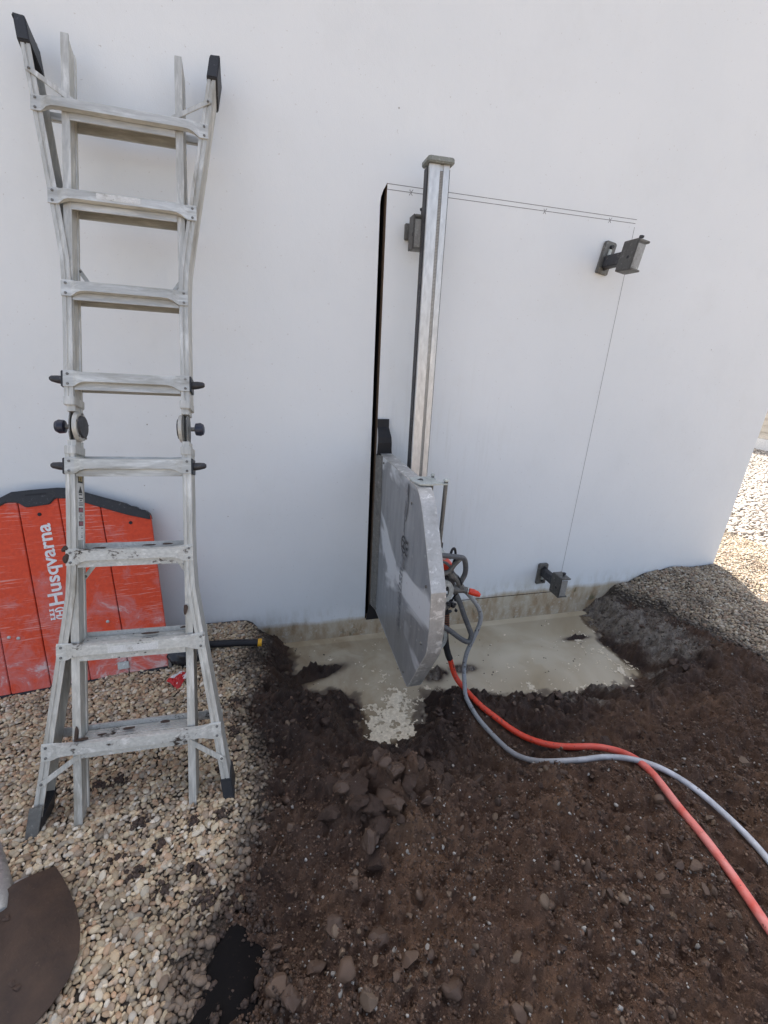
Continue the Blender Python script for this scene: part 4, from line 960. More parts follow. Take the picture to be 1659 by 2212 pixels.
b = MB(); extr(b, [(-0.58, 0.012), (0.695, 0.012), (0.675, 0.74), (0.36, 0.88), (0.07, 0.87), (-0.25, 0.78), (-0.56, 0.56)], -TH, -0.0205); b.build("backing", M['redpaint'], panel)
MB().box(-0.6, 0.697, -0.006, 0.011, -TH, 0.004).build("bottom_rail", M['dark_metal'], panel, bevel=0.002)
MB().box(0.7015, 0.716, 0.0, 0.20, -TH, 0.002).build("side_strip", M['grey_metal'], panel, bevel=0.002)
MB().box(0.478, 0.528, 0.038, 0.075, 0.0015, 0.010).build("clip", M['zinc'], panel, bevel=0.003)
for (u, v) in ((0.215, 0.832), (0.589, 0.759), (-0.3, 0.7)): MB().cyl((u, v, 0.0002), (u, v, 0.004), 0.0085, 0.007, 14).build("screw_hole", M['rubber'], panel)
for (u, v) in ((0.452, 0.283), (0.055, 0.275), (0.09, 0.265)): MB().tube([(u, v, 0.0), (u, v, 0.004), (u, v, 0.006)], [0.008, 0.007, 0.003], 12).build("bolt_head", M['zinc'], panel, True)
# lettering reads upwards along the board
lm = text_mesh("Husqvarna", 0.022); co = np.array([v_.co[:] for v_ in lm.vertices]); x0, x1 = co[:, 0].min(), co[:, 0].max()
capH = 0.72
L0, L1 = 0.398, 0.788
sx = (L1 - L0) / (x1 - x0); sy = 0.060 / capH
for v_ in lm.vertices:
    tx = (v_.co.x - x0) * sx; ty = v_.co.y * sy
    v_.co = (0.2795 - 0.072 * (L0 + tx - 0.40) - ty, L0 + tx - 0.072 * ty, 0.0018)
lm.materials.append(M['white_print']); o = link_mesh("lettering", lm, panel)
# emblem below the lettering: ringed H with a three-pointed crown
def strip(b, x0, x1, y0, y1): b.add([(x0, y0, 0), (x1, y0, 0), (x1, y1, 0), (x0, y1, 0)], [(0, 1, 2, 3)])
def emblem(scale):
    b = MB()
    for k in range(18):
        a0, a1 = math.radians(125 + k * 16.1), math.radians(125 + (k + 1) * 16.1)
        b.add([(math.cos(a) * r * 0.95, math.sin(a) * r * 0.85 - 0.1, 0) for a, r in ((a0, 0.42), (a1, 0.42), (a1, 0.54), (a0, 0.54))], [(0, 1, 2, 3)])
    strip(b, -0.24, -0.12, -0.36, 0.22); strip(b, 0.12, 0.24, -0.36, 0.22); strip(b, -0.11, 0.11, -0.13, 0.0)
    for cx_, w_ in ((-0.36, 0.10), (0.0, 0.12), (0.36, 0.10)):
        b.add([(cx_ - w_, 0.36, 0), (cx_ + w_, 0.36, 0), (cx_ + w_ * 0.5, 0.50, 0), (cx_ + w_ * 1.1, 0.62, 0), (cx_ - w_ * 1.1, 0.62, 0), (cx_ - w_ * 0.5, 0.50, 0)], [(0, 1, 2, 3, 4, 5)])
    strip(b, -0.46, 0.46, 0.30, 0.355)
    b.v = [(x * scale, y * scale, z) for x, y, z in b.v]; return b
b = emblem(0.058); b.v = [(0.256 - y - 0.072 * x, 0.355 + x - 0.072 * y, 0.0018) for x, y, z in b.v]; b.build("emblem", M['white_print'], panel)

# ------------------------------------------------------------------ saw track standing off the wall
track = empty("saw_track", "tall aluminium saw track with toothed rack bolted upright to the wall", "track", frame((0.752, 2.15, 0.0), (1, 0, 0), (0, 1, 0), Vector((-0.020, 0, 1)).normalized()))
TT = 2.325
M['cap'] = worn('cast_cap', (0.27, 0.28, 0.25), 0.55, 0.3, dirt=(0.12, 0.12, 0.10), pale=(0.42, 0.43, 0.39), dscale=20)
M['rack'] = worn('rack_steel', (0.34, 0.335, 0.32), 0.5, 0.5, dirt=(0.12, 0.11, 0.10), dscale=9)
b = MB()
pr = [(-0.044, 0.0), (0.002, 0.0), (0.002, 0.006), (0.018, 0.006), (0.018, 0.0), (0.044, 0.0), (0.047, 0.006), (0.044, 0.012), (0.044, 0.055), (0.047, 0.061), (0.044, 0.068), (-0.044, 0.068), (-0.047, 0.061), (-0.044, 0.055), (-0.040, 0.050), (-0.040, 0.018), (-0.044, 0.012), (-0.047, 0.006)]
b.loft([[(x, y, 0.05) for x, y in pr], [(x, y, TT) for x, y in pr]]); b.build("rail", M['rail_metal'], track)
b = MB(); tz = 0.06
while tz < TT - 0.02:
    b.box(0.0035, 0.0165, 0.0012, 0.0059, tz, tz + 0.0030); tz += 0.0056
r_ = b.build("rack", M['rack'], track); r_["kind"] = "stuff"
for s in (-1, 1): MB().box(*sorted((s * 0.0475, s * 0.0515)), 0.012, 0.056, 0.06, TT - 0.01).build("side_strip", M['dark_metal'], track)
b = MB(); cp = [(-0.060, -0.012), (-0.050, -0.022), (0.050, -0.022), (0.062, -0.012), (0.062, 0.070), (0.050, 0.080), (-0.050, 0.080), (-0.060, 0.070)]
b.loft([[(x, y, TT + 0.001) for x, y in cp], [(x, y, TT + 0.022) for x, y in cp]]); b.build("end_cap", M['cap'], track, bevel=0.004)

M['web'] = worn('web_steel', (0.11, 0.105, 0.098), 0.5, 0.5, dirt=(0.05, 0.045, 0.04), pale=(0.22, 0.215, 0.20), dscale=22)
M['plate'] = worn('dull_steel_plate', (0.36, 0.355, 0.335), 0.5, 0.4, dirt=(0.10, 0.095, 0.085), pale=(0.5, 0.5, 0.47), dscale=22)
# ------------------------------------------------------------------ wall brackets
def bracket(label, origin, tilt, hz, front=True, short=False, A=0.152, D=0.100):
    m = Matrix.Translation(origin) @ Matrix.Rotation(tilt, 4, 'Y')
    t_ = empty("wall_bracket", label, "bracket", m, "steel brackets bolted to the wall")
    pl = [(-0.036, -0.078), (0.036, -0.078), (0.036, 0.070), (0.028, 0.078), (-0.028, 0.078), (-0.036, 0.070)] if not short else [(-0.036, -0.034), (0.036, -0.034), (0.036, 0.034), (-0.036, 0.034)]
    MB().loft([[(x, -0.0005, z) for x, z in pl], [(x, -0.020, z) for x, z in pl]]).build("base_plate", M['grey_metal'], t_, bevel=0.003)
    if not short:
        MB().loft([[(x * 0.25, -0.0203, z * 0.55) for x, z in pl], [(x * 0.25, -0.030, z * 0.50) for x, z in pl]]).build("slot_rib", M['zinc'], t_, bevel=0.002)
    bz = 0.052 if not short else 0.018
    for z in ((bz, -bz) if not short else (bz - 0.02,)):
        bo = MB().cyl((0.004, -0.020, z), (0.004, -0.034, z), 0.010, 0.009, 6).build("bolt", M['dark_metal'], t_)
    MB().box(-0.020, 0.022, -A, -0.020, hz - 0.030, hz + 0.028).build("arm", M['dark_metal'], t_, bevel=0.004)
    x0 = -0.020
    MB().box(x0 - 0.008, x0, -(A + D), -(A + 0.0005), hz - 0.068, hz + 0.070).build("web_plate", M['web'], t_, bevel=0.002)
    MB().box(x0 + 0.0005, x0 + 0.062, -(A + D), -(A + 0.0005), hz + 0.060, hz + 0.070).build("flange", M['grey_metal'], t_, bevel=0.002)
    MB().box(x0 + 0.0005, x0 + 0.058, -(A + D), -(A + 0.0005), hz - 0.068, hz - 0.059).build("flange", M['grey_metal'], t_, bevel=0.002)
    if front: MB().box(x0 + 0.0006, x0 + 0.048, -(A + D) + 0.004, -(A + D) + 0.012, hz - 0.0585, hz + 0.052).build("inner_plate", M['plate'], t_, bevel=0.002)
    MB().cyl((x0 - 0.0085, -(A + 0.063), hz - 0.01), (x0 - 0.0075, -(A + 0.063), hz - 0.01), 0.008, n=12).build("hole", M['rubber'], t_)
    MB().cyl((x0 + 0.032, -(A + 0.063), hz + 0.0702), (x0 + 0.032, -(A + 0.063), hz + 0.086), 0.006, n=10).build("clamp_bolt", M['dark_metal'], t_)
    MB().cyl((x0 + 0.032, -(A + 0.063), hz + 0.086), (x0 + 0.032, -(A + 0.063), hz + 0.094), 0.012, n=6).build("bolt_head", M['dark_metal'], t_)
    return t_
bracket("tilted steel bracket on the wall beside the upper right corner of the pencilled doorway", (1.773, WY, 2.090), math.radians(9), -0.022)
bracket("low steel bracket on the wall just above the puddle, near the long saw cut", (1.765, WY, 0.166), 0.0, 0.020)
b = bracket("small steel bracket on the wall behind the upper part of the saw track", (0.677, WY, 2.106), 0.0, -0.02, True, True, 0.055, 0.070)

# ------------------------------------------------------------------ wall saw with its big blade guard
saw = empty("wall_saw", "wall saw with large grey aluminium blade guard hanging on the track above the puddle", "wall saw", Matrix.Translation((0.59, 1.75, 0.0)))
OX, OY = 0.59, 1.75
def sv(x, y, z): return (x - OX, y - OY, z)
GX0, GX1 = 0.560, 0.622
gout = [(2.305, 1.040), (1.66, 1.060), (1.625, 1.054), (1.594, 1.037), (1.565, 1.012), (1.535, 0.975), (1.505, 0.930), (1.366, 0.713), (1.350, 0.560), (1.352, 0.450), (1.360, 0.424), (1.535, 0.108), (1.56, 0.082), (2.27, 0.062), (2.305, 0.085)]
def inset(poly, d):
    out = []; n = len(poly)
    for i in range(n):
        p0, p1, p2 = Vector(poly[i - 1]), Vector(poly[i]), Vector(poly[(i + 1) % n])
        a = (p1 - p0).normalized(); c_ = (p2 - p1).normalized()
        nn = (Vector((-a.y, a.x)) + Vector((-c_.y, c_.x))).normalized(); out.append((p1.x + nn.x * d, p1.y + nn.y * d))
    return out
gin = inset(gout, 0.006)
area = sum(gout[i - 1][0] * gout[i][1] - gout[i][0] * gout[i - 1][1] for i in range(len(gout)))
if area < 0: gin = inset(gout, -0.006)
# edge band running round the rim
n = len(gout); b = MB()
V_ = [sv(GX0, y, z) for y, z in gout] + [sv(GX1, y, z) for y, z in gout] + [sv(GX1, y, z) for y, z in gin] + [sv(GX0, y, z) for y, z in gin]
F_ = []
for i in range(n):
    j = (i + 1) % n
    if (i == n - 1) or (i == n - 2 and False): continue    # open towards the wall
    F_ += [(i, j, n + j, n + i), (n + i, n + j, 2 * n + j, 2 * n + i), (2 * n + i, 2 * n + j, 3 * n + j, 3 * n + i), (3 * n + i, 3 * n + j, j, i)]
b.add(V_, F_); eb = b.build("edge_band", M['sheet_edge'], saw, True); autosmooth(eb, 0.32)
# face sheets, slightly dished, with a bent flange next to the wall
def face_sheet(x, nm, mt, sgn):
    ys = np.linspace(1.34, 2.235, 46); zs = np.linspace(0.05, 1.07, 52)
    gin2 = inset(gin, 0.0) 
    b = MB(); poly = [(min(y, 2.235), z) for y, z in gin]
    # fan of rings from the outline to the centre keeps the sheet gently curved
    cy, cz = 1.85, 0.56; rings = []
    dense = []
    for i in range(len(poly)):
        p, q_ = poly[i], poly[(i + 1) % len(poly)]; m_ = max(1, int(math.hypot(q_[0] - p[0], q_[1] - p[1]) / 0.05))
        for k in range(m_): dense.append((p[0] + (q_[0] - p[0]) * k / m_, p[1] + (q_[1] - p[1]) * k / m_))
    for f_ in np.linspace(1, 0.06, 14):
        rings.append([sv(x - sgn * (0.004 * (1 - f_ ** 2) + 0.0015 * math.sin(9 * y + 5 * z) * (1 - f_ ** 4)), cy + (y - cy) * f_, cz + (z - cz) * f_) for y, z in dense])
    b.loft(rings, caps=False); k_ = len(dense); b.f.append([len(b.v) - k_ + i for i in range(k_)])
    return b.build(nm, M[mt], saw, True)
face_sheet(GX0 + 0.0006, "face_sheet", 'sheet', 1)
face_sheet(GX1 - 0.0006, "face_sheet", 'sheet', -1)
b = MB(); fl = [(2.2355, 0.066), (2.2355, 1.041), (2.310, 1.036), (2.310, 0.09)]
bow = lambda z: 0.010 * math.sin(math.pi * (z - 0.07) / 0.97)
zz = np.linspace(0.066, 1.038, 12)
b.loft([[sv(GX0 - 0.001, 2.2355 - bow(z), z), sv(GX0 - 0.019, 2.318, z - 0.006), sv(GX0 - 0.017, 2.319, z - 0.006), sv(GX0 + 0.0012, 2.2365 - bow(z), z)] for z in zz]); b.build("wall_flange", M['grey_metal'], saw, True)
# lettering worn almost away on the face: emblem and a few strokes, reading downwards
b = emblem(0.085); b.v = [sv(GX0 - 0.006, 1.735 - y_, 0.745 - x_) for x_, y_, z_ in b.v]; b.build("emblem", M['dark_metal'], saw)
lm = text_mesh("Husqvarna", 0.012); co = np.array([v_.co[:] for v_ in lm.vertices]); x0, x1 = co[:, 0].min(), co[:, 0].max()
M['ghost'] = worn("worn_grey_print", (0.22, 0.23, 0.245), 0.5, 0.5, pale=(0.32, 0.33, 0.345), dscale=12, dirt=(0.10, 0.10, 0.11), pamount=(0.45, 0.55), bump=0)
for v_ in lm.vertices:
    v_.co = sv(GX0 - 0.0063, 1.772 - v_.co.y * 0.10, 0.690 - (v_.co.x - x0) * 0.40 / (x1 - x0))
lm.materials.append(M['ghost']); link_mesh("lettering", lm, saw)
# greasy runs from the top bracket
for (pts, w) in (([(1.752, 1.040), (1.748, 0.98), (1.757, 0.93), (1.765, 0.885), (1.757, 0.84), (1.752, 0.79)], 0.0045), ([(1.742, 1.040), (1.737, 0.985), (1.728, 0.935), (1.736, 0.90), (1.742, 0.862)], 0.006)):
    b = MB(); b.loft([[sv(GX0 - 0.0062, y - w, z), sv(GX0 - 0.0062, y + w, z), sv(GX0 - 0.0050, y + w, z), sv(GX0 - 0.0050, y - w, z)] for y, z in pts]); b.build("grease_run", M['ghost'], saw)
# rubber flaps closing the gap to the wall
b = MB(); zz = [1.222, 1.18, 1.165, 1.13, 1.10, 1.06, 1.03]; fw = [0.049, 0.048, 0.048, 0.056, 0.058, 0.060, 0.066]; fy_ = [2.325, 2.32, 2.30, 2.285, 2.28, 2.285, 2.290]
b.loft([[sv(0.545 - 0.005 * i / 6, y, z), sv(0.560 + w, y, z), sv(0.560 + w, y + 0.006, z), sv(0.545 - 0.005 * i / 6, y + 0.006, z)] for i, (z, w, y) in enumerate(zip(zz, fw, fy_))]); b.build("rubber_flap", M['rubber'], saw)
b = MB(); zz = [0.085, 0.03, -0.02, -0.065]; b.loft([[sv(0.541 - 0.006 * i, 2.318 + 0.004 * i, z), sv(0.605, 2.318 + 0.004 * i, z), sv(0.605, 2.324 + 0.004 * i, z), sv(0.541 - 0.006 * i, 2.324 + 0.004 * i, z)] for i, z in enumerate(zz)]); b.build("rubber_flap", M['rubber'], saw)
# latch bracket with two rods on the top edge
tp = [(0.558, 1.742), (0.557, 1.690), (0.575, 1.642), (0.62, 1.634), (0.655, 1.640), (0.690, 1.634), (0.702, 1.642), (0.700, 1.662), (0.676, 1.672), (0.664, 1.69), (0.672, 1.72), (0.668, 1.745), (0.640, 1.752), (0.60, 1.752)]
b = MB(); b.loft([[sv(x, y, 1.0615) for x, y in tp], [sv(x, y, 1.0675) for x, y in tp]]); lb = b.build("latch_bracket", M['zinc'], saw, bevel=0.0015)
MB().loft([[sv(x, y, 1.0678) for x, y in ((0.582, 1.70), (0.606, 1.69), (0.610, 1.715), (0.602, 1.722))], [sv(x, y, 1.0688) for x, y in ((0.582, 1.70), (0.606, 1.69), (0.610, 1.715), (0.602, 1.722))]]).build("latch_slot", M['dark_metal'], lb)
for (x, y, z0, r) in ((0.694, 1.652, 0.74, 0.009), (0.664, 1.735, 0.84, 0.007)):
    MB().cyl(sv(x, y, z0), sv(x, y, 1.075), r, n=12).build("latch_rod", M['grey_metal'], saw, True)
    MB().tube([sv(x, y, 1.0755), sv(x, y, 1.082), sv(x, y, 1.087)], [r * 1.4, r * 1.3, r * 0.5], 12).build("rod_cap", M['zinc'], saw, True)
# saw head on the track
def tubepart(nm, mt, pts, r, k=6, n=10): return MB().tube([sv(*p) for p in catmull(pts, k)], r, n).build(nm, M[mt], saw, True)
MB().box(0.66 - OX, 0.83 - OX, 1.92 - OY, 2.135 - OY, 0.34, 0.66).build("carriage", M['dark_metal'], saw, bevel=0.012)
MB().box(0.63 - OX, 0.72 - OX, 1.72 - OY, 1.93 - OY, 0.42, 0.62).build("gearbox", M['grey_metal'], saw, bevel=0.015)
b = MB(); bx = [(0.760, 0.628), (0.815, 0.612), (0.838, 0.594), (0.815, 0.552), (0.785, 0.540), (0.757, 0.565)]
b.loft([[sv(x, 1.76, z) for x, z in bx], [sv(x, 1.90, z) for x, z in bx]]); b.build("motor_cover", M['orange'], saw, bevel=0.006)
MB().box(0.735 - OX, 0.80 - OX, 1.80 - OY, 1.92 - OY, 0.60, 0.655).build("motor_plate", M['zinc'], saw, bevel=0.004)
tubepart("handle", 'hose_dark', [(0.66, 1.62, 0.747), (0.705, 1.633, 0.734), (0.783, 1.647, 0.714), (0.822, 1.66, 0.696), (0.843, 1.673, 0.655), (0.853, 1.687, 0.600), (0.843, 1.70, 0.548)], 0.0125)
tubepart("handle", 'grey_metal', [(0.818, 1.67, 0.697), (0.791, 1.68, 0.657), (0.770, 1.68, 0.626), (0.744, 1.68, 0.613), (0.690, 1.68, 0.607)], 0.011)
tubepart("cable", 'rubber', [(0.752, 1.66, 0.700), (0.765, 1.67, 0.738), (0.782, 1.68, 0.738), (0.790, 1.68, 0.700), (0.788, 1.69, 0.655), (0.790, 1.70, 0.60), (0.80, 1.72, 0.55)], 0.006)
tubepart("fitting", 'grey_metal', [(0.775, 1.70, 0.605), (0.80, 1.70, 0.585), (0.825, 1.70, 0.555), (0.845, 1.70, 0.525)], [0.014, 0.015, 0.013, 0.012] if False else 0.0125)
MB().box(0.77 - OX, 0.815 - OX, 1.70 - OY, 1.86 - OY, 0.50, 0.585).build("valve_block", M['dark_metal'], saw, bevel=0.006)
dn = 26
def disc_plate(cy_, cz_, ry, rz, hole, x=0.70):
    b = MB(); out_ = [(x, 0, 0)]
    o_ = [sv(0.757 + ry * math.cos(2 * math.pi * k / dn), cy_, cz_ + rz * math.sin(2 * math.pi * k / dn)) for k in range(dn)]
    i_ = [sv(0.772 + 0.012 * math.cos(2 * math.pi * k / dn), cy_, cz_ + hole * math.sin(2 * math.pi * k / dn)) for k in range(dn)]
    V2 = o_ + i_ + [(a, c_ + 0.012, d_) for a, c_, d_ in o_] + [(a, c_ + 0.012, d_) for a, c_, d_ in i_]; F2 = []
    for k in range(dn):
        j = (k + 1) % dn
        F2 += [(k, j, dn + j, dn + k), (2 * dn + k, 3 * dn + k, 3 * dn + j, 2 * dn + j), (k, 2 * dn + k, 2 * dn + j, j), (dn + k, dn + j, 3 * dn + j, 3 * dn + k)]
    return b.add(V2, F2).build("side_plate", M['zinc'], saw)
disc_plate(1.69, 0.505, 0.050, 0.062, 0.030); disc_plate(1.69, 0.235, 0.046, 0.070, 0.030)
MB().tube([sv(0.79, 1.72, 0.507), sv(0.83, 1.705, 0.507), sv(0.862, 1.70, 0.503), sv(0.880, 1.69, 0.5015)], [0.024, 0.021, 0.0165, 0.0165], 14).build("lever", M['grey_metal'], saw, True)
MB().cyl(sv(0.880, 1.69, 0.5015), sv(0.884, 1.688, 0.501), 0.0175, n=14).build("lever_collar", M['zinc'], saw, True)
MB().tube([sv(0.885, 1.687, 0.501), sv(0.905, 1.68, 0.496), sv(0.925, 1.672, 0.489), sv(0.937, 1.665, 0.484)], [0.0155, 0.0165, 0.0145, 0.008], 14).build("lever_grip", M['orange'], saw, True)
tubepart("cable", 'rubber', [(0.80, 1.72, 0.56), (0.825, 1.70, 0.575), (0.842, 1.69, 0.545), (0.838, 1.70, 0.50), (0.825, 1.72, 0.45), (0.82, 1.74, 0.40)], 0.005)
tubepart("cable", 'hose_dark', [(0.70, 1.70, 0.66), (0.74, 1.69, 0.668), (0.775, 1.69, 0.64), (0.80, 1.70, 0.60), (0.83, 1.71, 0.57)], 0.007)
for (x, y, z, r) in ((0.846, 1.70, 0.522, 0.0165), (0.828, 1.72, 0.492, 0.0165), (0.735, 1.663, 0.340, 0.017), (0.80, 1.757, 0.385, 0.021), (0.79, 1.70, 0.592, 0.017)):
    MB().cyl(sv(x - 0.008, y, z + 0.012), sv(x + 0.008, y, z - 0.012), r, n=6).build("hose_nut", M['grey_metal'], saw)
for (y, z) in ((1.66, 0.98), (2.18, 1.02), (2.2, 0.10), (1.60, 0.13), (1.40, 0.45), (1.405, 0.72)):
    MB().tube([sv(GX0 + 0.0, y + 0.02, z - 0.01), sv(GX0 - 0.004, y + 0.02, z - 0.01), sv(GX0 - 0.006, y + 0.02, z - 0.01)], [0.007, 0.0065, 0.003], 10).build("rivet", M['grey_metal'], saw, True)
for k in range(16):
    c_ = np.array(sv(rng.uniform(0.81, 0.862), rng.uniform(1.73, 1.80), rng.uniform(0.345, 0.43))); r = rng.uniform(0.010, 0.019)
    MB().add(STN2[int(rng.integers(0, 12))] * r + c_, [tuple(f_) for f_ in SF2]).build("chain_link", M['dark_metal'], saw, True)

# ------------------------------------------------------------------ hoses
def ground_path(xy, r):
    p = catmull([(x, y, 0) for x, y in xy], 8); x = np.array([q_.x for q_ in p]); y = np.array([q_.y for q_ in p])
    z = np.maximum.reduce([terrain(x + dx, y + dy) for dx, dy in ((0, 0), (0.012, 0), (-0.012, 0), (0, 0.012), (0, -0.012))]); z = np.maximum(z, WATER_Z)
    raw = z.copy()
    for _ in range(22): z = np.maximum(np.convolve(np.pad(z, 2, 'edge'), (0.1, 0.2, 0.4, 0.2, 0.1), 'valid'), raw - 0.2 * r)
    return [(a, c_, d_ + r * 0.85) for a, c_, d_ in zip(x, y, z)]
def hose(name, label, mt, hang, ground_xy, r, n=14):
    g_ = ground_path(ground_xy, r)
    pts = catmull(hang + [g_[0]], 8)[:-1] + [Vector(q_) for q_ in g_]
    P3 = np.array([tuple(q_) for q_ in pts])
    for _ in range(14):
        P3[1:-1] = 0.25 * P3[:-2] + 0.5 * P3[1:-1] + 0.25 * P3[2:]
    o_ = MB().tube([tuple(q_) for q_ in P3], r, n).build(name, M[mt], None, True); return tag(o_, label, "hose")
hose("grey_hose", "long grey hose hanging from the saw and trailing over the soil", 'hose_grey', [(0.80, 1.74, 0.53), (0.836, 1.72, 0.512), (0.881, 1.715, 0.485), (0.912, 1.71, 0.450), (0.953, 1.705, 0.400), (0.977, 1.70, 0.343), (0.974, 1.695, 0.288), (0.946, 1.69, 0.206), (0.919, 1.685, 0.134), (0.908, 1.675, 0.045), (0.902, 1.63, -0.02)], GREY_XY, 0.0113)
hose("red_hose", "red hose running from under the saw across the soil, faded pink near the front", 'hose_red', [(0.846, 1.725, 0.075), (0.855, 1.72, 0.045), (0.872, 1.70, -0.015), (0.895, 1.665, -0.05)], RED_XY, 0.0142)
dr = MB().tube([sv(*p) for p in catmull([(0.80, 1.76, 0.40), (0.808, 1.752, 0.30), (0.815, 1.745, 0.21), (0.824, 1.74, 0.15), (0.836, 1.73, 0.10), (0.848, 1.724, 0.070)], 6)], 0.017, 12).build("hose_sleeve", M['rubber'], saw, True)
# rusty coil spring round the sleeve
cpts = []; k = 0
for a in np.linspace(0, 2 * math.pi * 9, 200):
    f_ = a / (2 * math.pi * 9); z = 0.345 - 0.115 * f_; x = 0.8045 + 0.011 * f_; y = 1.756 - 0.008 * f_
    cpts.append(sv(x + 0.019 * math.cos(a), y + 0.019 * math.sin(a), z))
MB().tube(cpts, 0.0035, 6).build("coil_spring", M['rust'], saw, True)
tubepart("hose_loop", 'hose_dark', [(0.826, 1.72, 0.50), (0.834, 1.72, 0.472), (0.860, 1.713, 0.418), (0.889, 1.707, 0.345), (0.924, 1.70, 0.265), (0.936, 1.693, 0.225), (0.920, 1.687, 0.198), (0.871, 1.68, 0.229), (0.817, 1.673, 0.279), (0.769, 1.667, 0.319), (0.71, 1.66, 0.352)], 0.0135, 7, 12)

# ------------------------------------------------------------------ small things on the gravel
b = MB().tube([(-0.62, 2.14, 0.040), (-0.52, 2.128, 0.036), (-0.39, 2.112, 0.034), (-0.25, 2.107, 0.030), (-0.14, 2.103, 0.020)], 0.019, 14)
pole = empty("black_pole", "black tube with a yellow end collar lying on the gravel along the wall", "pole", I4)
b.build("tube", M['rubber'], pole, True)
MB().tube([(-0.1395, 2.103, 0.020), (-0.132, 2.103, 0.019), (-0.118, 2.1025, 0.018)], [0.0205, 0.022, 0.021], 14).build("end_collar", M['yellow'], pole, True)
# crumpled black plastic bag behind the ladder leg
w, f0 = ICO[4]; w = w.copy()
q_ = 1 + 0.30 * fbm(w[:, 0] * 1.3 + w[:, 2], w[:, 1] * 1.3 - w[:, 2], 1.6, 4, 201) + 0.10 * np.abs(fbm(w[:, 0] * 2 + w[:, 2] * 1.7, w[:, 1] * 2, 3, 3, 211))
w = np.stack([w[:, 0] * 0.11 * q_, w[:, 1] * 0.07 * q_, np.maximum(w[:, 2], -0.55) * 0.062 * q_ + 0.03], -1)
me = new_mesh("plastic_bag", w, [tuple(f_) for f_ in f0], None, True); t = NT("shiny_black_plastic"); t.set("Base Color", (0.018, 0.019, 0.023)); t.set("Roughness", 0.22); t.bump(t.noise(30, 4, 0.6), 0.5, 0.01); me.materials.append(t.m)
o = link_mesh("plastic_bag", me); o.location = (-0.495, 2.06, 0.0); tag(o, "crumpled shiny black plastic bag at the right foot of the red panel", "bag")
# crushed red and white packet
t = NT("red_white_packet"); nn_ = t.noise(22, 2, 0.5, t.mapping((1, 2.2, 1))); c = t.mix(t.ramp(nn_, 0.56, 0.58), srgb(188, 30, 34), (0.75, 0.74, 0.72)); t.set("Base Color", c); t.set("Roughness", 0.35)
bm = bmesh.new(); bmesh.ops.create_grid(bm, x_segments=16, y_segments=12, size=1.0)
for v_ in bm.verts:
    x, y = v_.co.x, v_.co.y; fz_ = fbm(np.array([x]), np.array([y]), 2.2, 3, 221)[0]
    v_.co = Vector((x * 0.045, y * 0.032 * (1 - 0.2 * x), 0.022 * (1 - x * x) * (1 - y * y * 0.7) + 0.016 * fz_ + 0.012))
g_ = bmesh.ops.solidify(bm, geom=bm.faces[:], thickness=0.0015)
me = bpy.data.meshes.new("packet"); bm.to_mesh(me); bm.free(); me.materials.append(t.m)
o = link_mesh("packet", me); o.location = (-0.505, 1.885, 0.012); o.rotation_euler = (0.15, -0.1, 0.9); tag(o, "crushed red and white packet on the gravel under the ladder", "packet")

# shovel at the lower left
t = NT("muddy_rusty_blade"); n1 = t.noise(9, 6, 0.65); n2 = t.noise(60, 5, 0.7); c = t.mix(t.ramp(n1, 0.35, 0.7), (0.034, 0.019, 0.012), (0.078, 0.044, 0.026)); c = t.mix(t.ramp(n2, 0.62, 0.72), c, (0.105, 0.070, 0.048)); t.set("Base Color", c); t.set("Roughness", 0.7); t.bump(t.math('ADD', n1, n2), 0.5, 0.006); M['blade'] = t.m
sh_o = Vector((-0.835, 1.014, 0.046)); sh_d = Vector((0.539, -0.842, 0)).normalized(); sh_s = Vector((sh_d.y, -sh_d.x, 0)) * -1
shovel = empty("shovel", "mud caked round point shovel lying on the gravel, handle out of frame", "shovel", frame(sh_o, sh_s, sh_d, sh_s.cross(sh_d)))
prof_w = [(0.0, 0.130), (0.04, 0.137), (0.10, 0.144), (0.17, 0.147), (0.235, 0.142), (0.29, 0.126), (0.335, 0.093), (0.362, 0.050), (0.374, 0.010)]
rows = []
b = MB(); NS = 25
for (d_, w_) in prof_w:
    rows.append([(w_ * (2 * k / (NS - 1) - 1), d_, 0.024 + 0.016 * math.exp(-((2 * k / (NS - 1) - 1) * 5.5) ** 2) * max(0, 1 - d_ / 0.2) - 0.062 * math.cos(math.pi / 2 * abs(2 * k / (NS - 1) - 1)) * min(1, (0.378 - d_) / 0.12) * 0.6 - 0.006 * (d_ / 0.37) ** 2) for k in range(NS)])
flat = [p for r_ in rows for p in r_]; F_ = []
for i in range(len(rows) - 1):
    for j in range(NS - 1): F_.append((i * NS + j, i * NS + j + 1, (i + 1) * NS + j + 1, (i + 1) * NS + j))
nn_ = len(flat); V2 = flat + [(x, y, z - 0.003) for x, y, z in flat]; F2 = F_ + [tuple(nn_ + q_ for q_ in f_[::-1]) for f_ in F_]
bd = list(range(NS)) + [i * NS + NS - 1 for i in range(1, len(rows))] + [(len(rows) - 1) * NS + j for j in range(NS - 2, -1, -1)] + [i * NS for i in range(len(rows) - 2, 0, -1)]
for i in range(len(bd)): a, c_ = bd[i], bd[(i + 1) % len(bd)]; F2.append((a, c_, nn_ + c_, nn_ + a))
flipz = [(x, y, z) for x, y, z in V2]
MB().add(flipz, F2).build("blade", M['blade'], shovel, True)
for k in range(26):
    a_ = rng.uniform(-0.11, 0.11); d_ = rng.uniform(0.03, 0.30); r = rng.uniform(0.003, 0.011); a_ *= min(1, (0.37 - d_) / 0.15)
    zc = 0.024 - 0.037 * math.cos(math.pi / 2 * abs(a_ / 0.14))
    MB().add(STN2[int(rng.integers(0, 12))] * np.array((r * 1.4, r * 1.2, r * 0.4)) + np.array((a_, d_, zc + 0.001)), [tuple(f_) for f_ in SF2]).build("mud_clod", M['mud'], shovel, True)
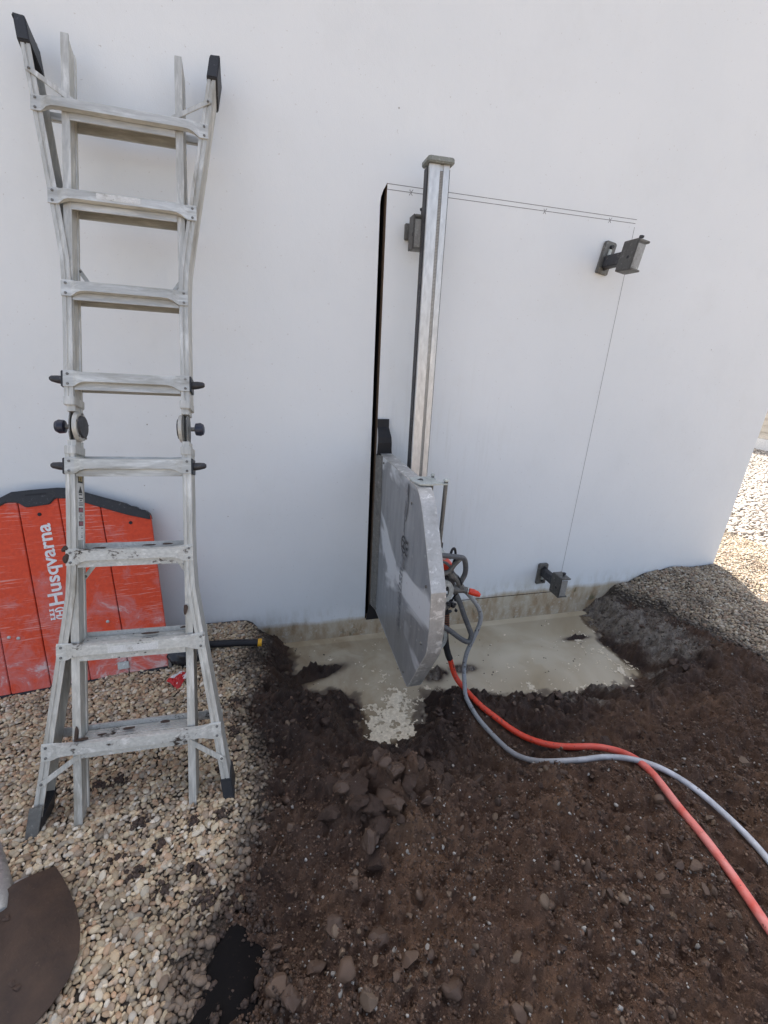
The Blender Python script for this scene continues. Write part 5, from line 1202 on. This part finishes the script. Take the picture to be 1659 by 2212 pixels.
for s in (-1, 1): MB().tube([(s * 0.032, -0.008, 0.014), (s * 0.058, -0.012, 0.022), (s * 0.080, -0.006, 0.024)], [0.016, 0.014, 0.007], 10).build("foot_step", M['plate'], shovel, True)
MB().tube([(0, 0.055, -0.002), (0, 0.02, 0.008), (0, -0.03, 0.022), (0, -0.09, 0.034), (0, -0.22, 0.045)], [0.012, 0.026, 0.032, 0.030, 0.026], 14).build("socket", M['plate'], shovel, True)
MB().tube([(0, -0.18, 0.042), (0, -0.6, 0.07), (0, -1.25, 0.10)], [0.018, 0.019, 0.018], 12).build("handle", worn("ash_handle", (0.30, 0.20, 0.11), 0.6, dirt=(0.12, 0.08, 0.05)), shovel, True)

# black sheet under the heap, its edge showing at the bottom of the picture
edge = [(-0.18, 0.87, 0), (-0.235, 0.80, 0), (-0.268, 0.72, 0), (-0.268, 0.60, 0), (-0.255, 0.42, 0), (-0.24, 0.22, 0), (0.02, 0.2, 0), (0.09, 0.35, 0), (0.07, 0.55, 0), (0.0, 0.70, 0), (-0.08, 0.82, 0)]
ring0 = catmull(edge + [edge[0]], 12)[:-1]
rx = np.array([q_.x for q_ in ring0]); ry = np.array([q_.y for q_ in ring0]); kn = len(rx)
TV = []
for f_ in np.linspace(1, 0.03, 22):
    x_ = -0.10 + (rx + 0.10) * f_; y_ = 0.52 + (ry - 0.52) * f_
    z_ = terrain(x_, y_, False) + 0.024 + 0.022 * fbm(x_, y_, 8, 3, 231) - 0.050 * smooth(-0.19, -0.01, x_) - 0.030 * smooth(0.80, 1.0, f_)
    TV += list(zip(x_, y_, z_))
TV = np.array(TV); TF = np.array([(i_ * kn + j_, i_ * kn + (j_ + 1) % kn, (i_ + 1) * kn + (j_ + 1) % kn, (i_ + 1) * kn + j_) for i_ in range(21) for j_ in range(kn)])
t = NT("matte_black"); t.set("Base Color", t.mix(t.ramp(t.noise(90, 4, 0.7), 0.64, 0.70), (0.007, 0.006, 0.006), (0.05, 0.034, 0.025))); t.set("Roughness", 0.95); t.b.inputs["Specular IOR Level"].default_value = 0.15; t.bump(t.noise(40, 4, 0.6), 0.4, 0.004)
o = link_mesh("black_sheet", fast_mesh("black_sheet", TV, TF, t.m)); sm = o.modifiers.new("thickness", 'SOLIDIFY'); sm.thickness = 0.004
tag(o, "black sheet edge showing between the pebbles and the soil heap at the bottom", "black_sheet")
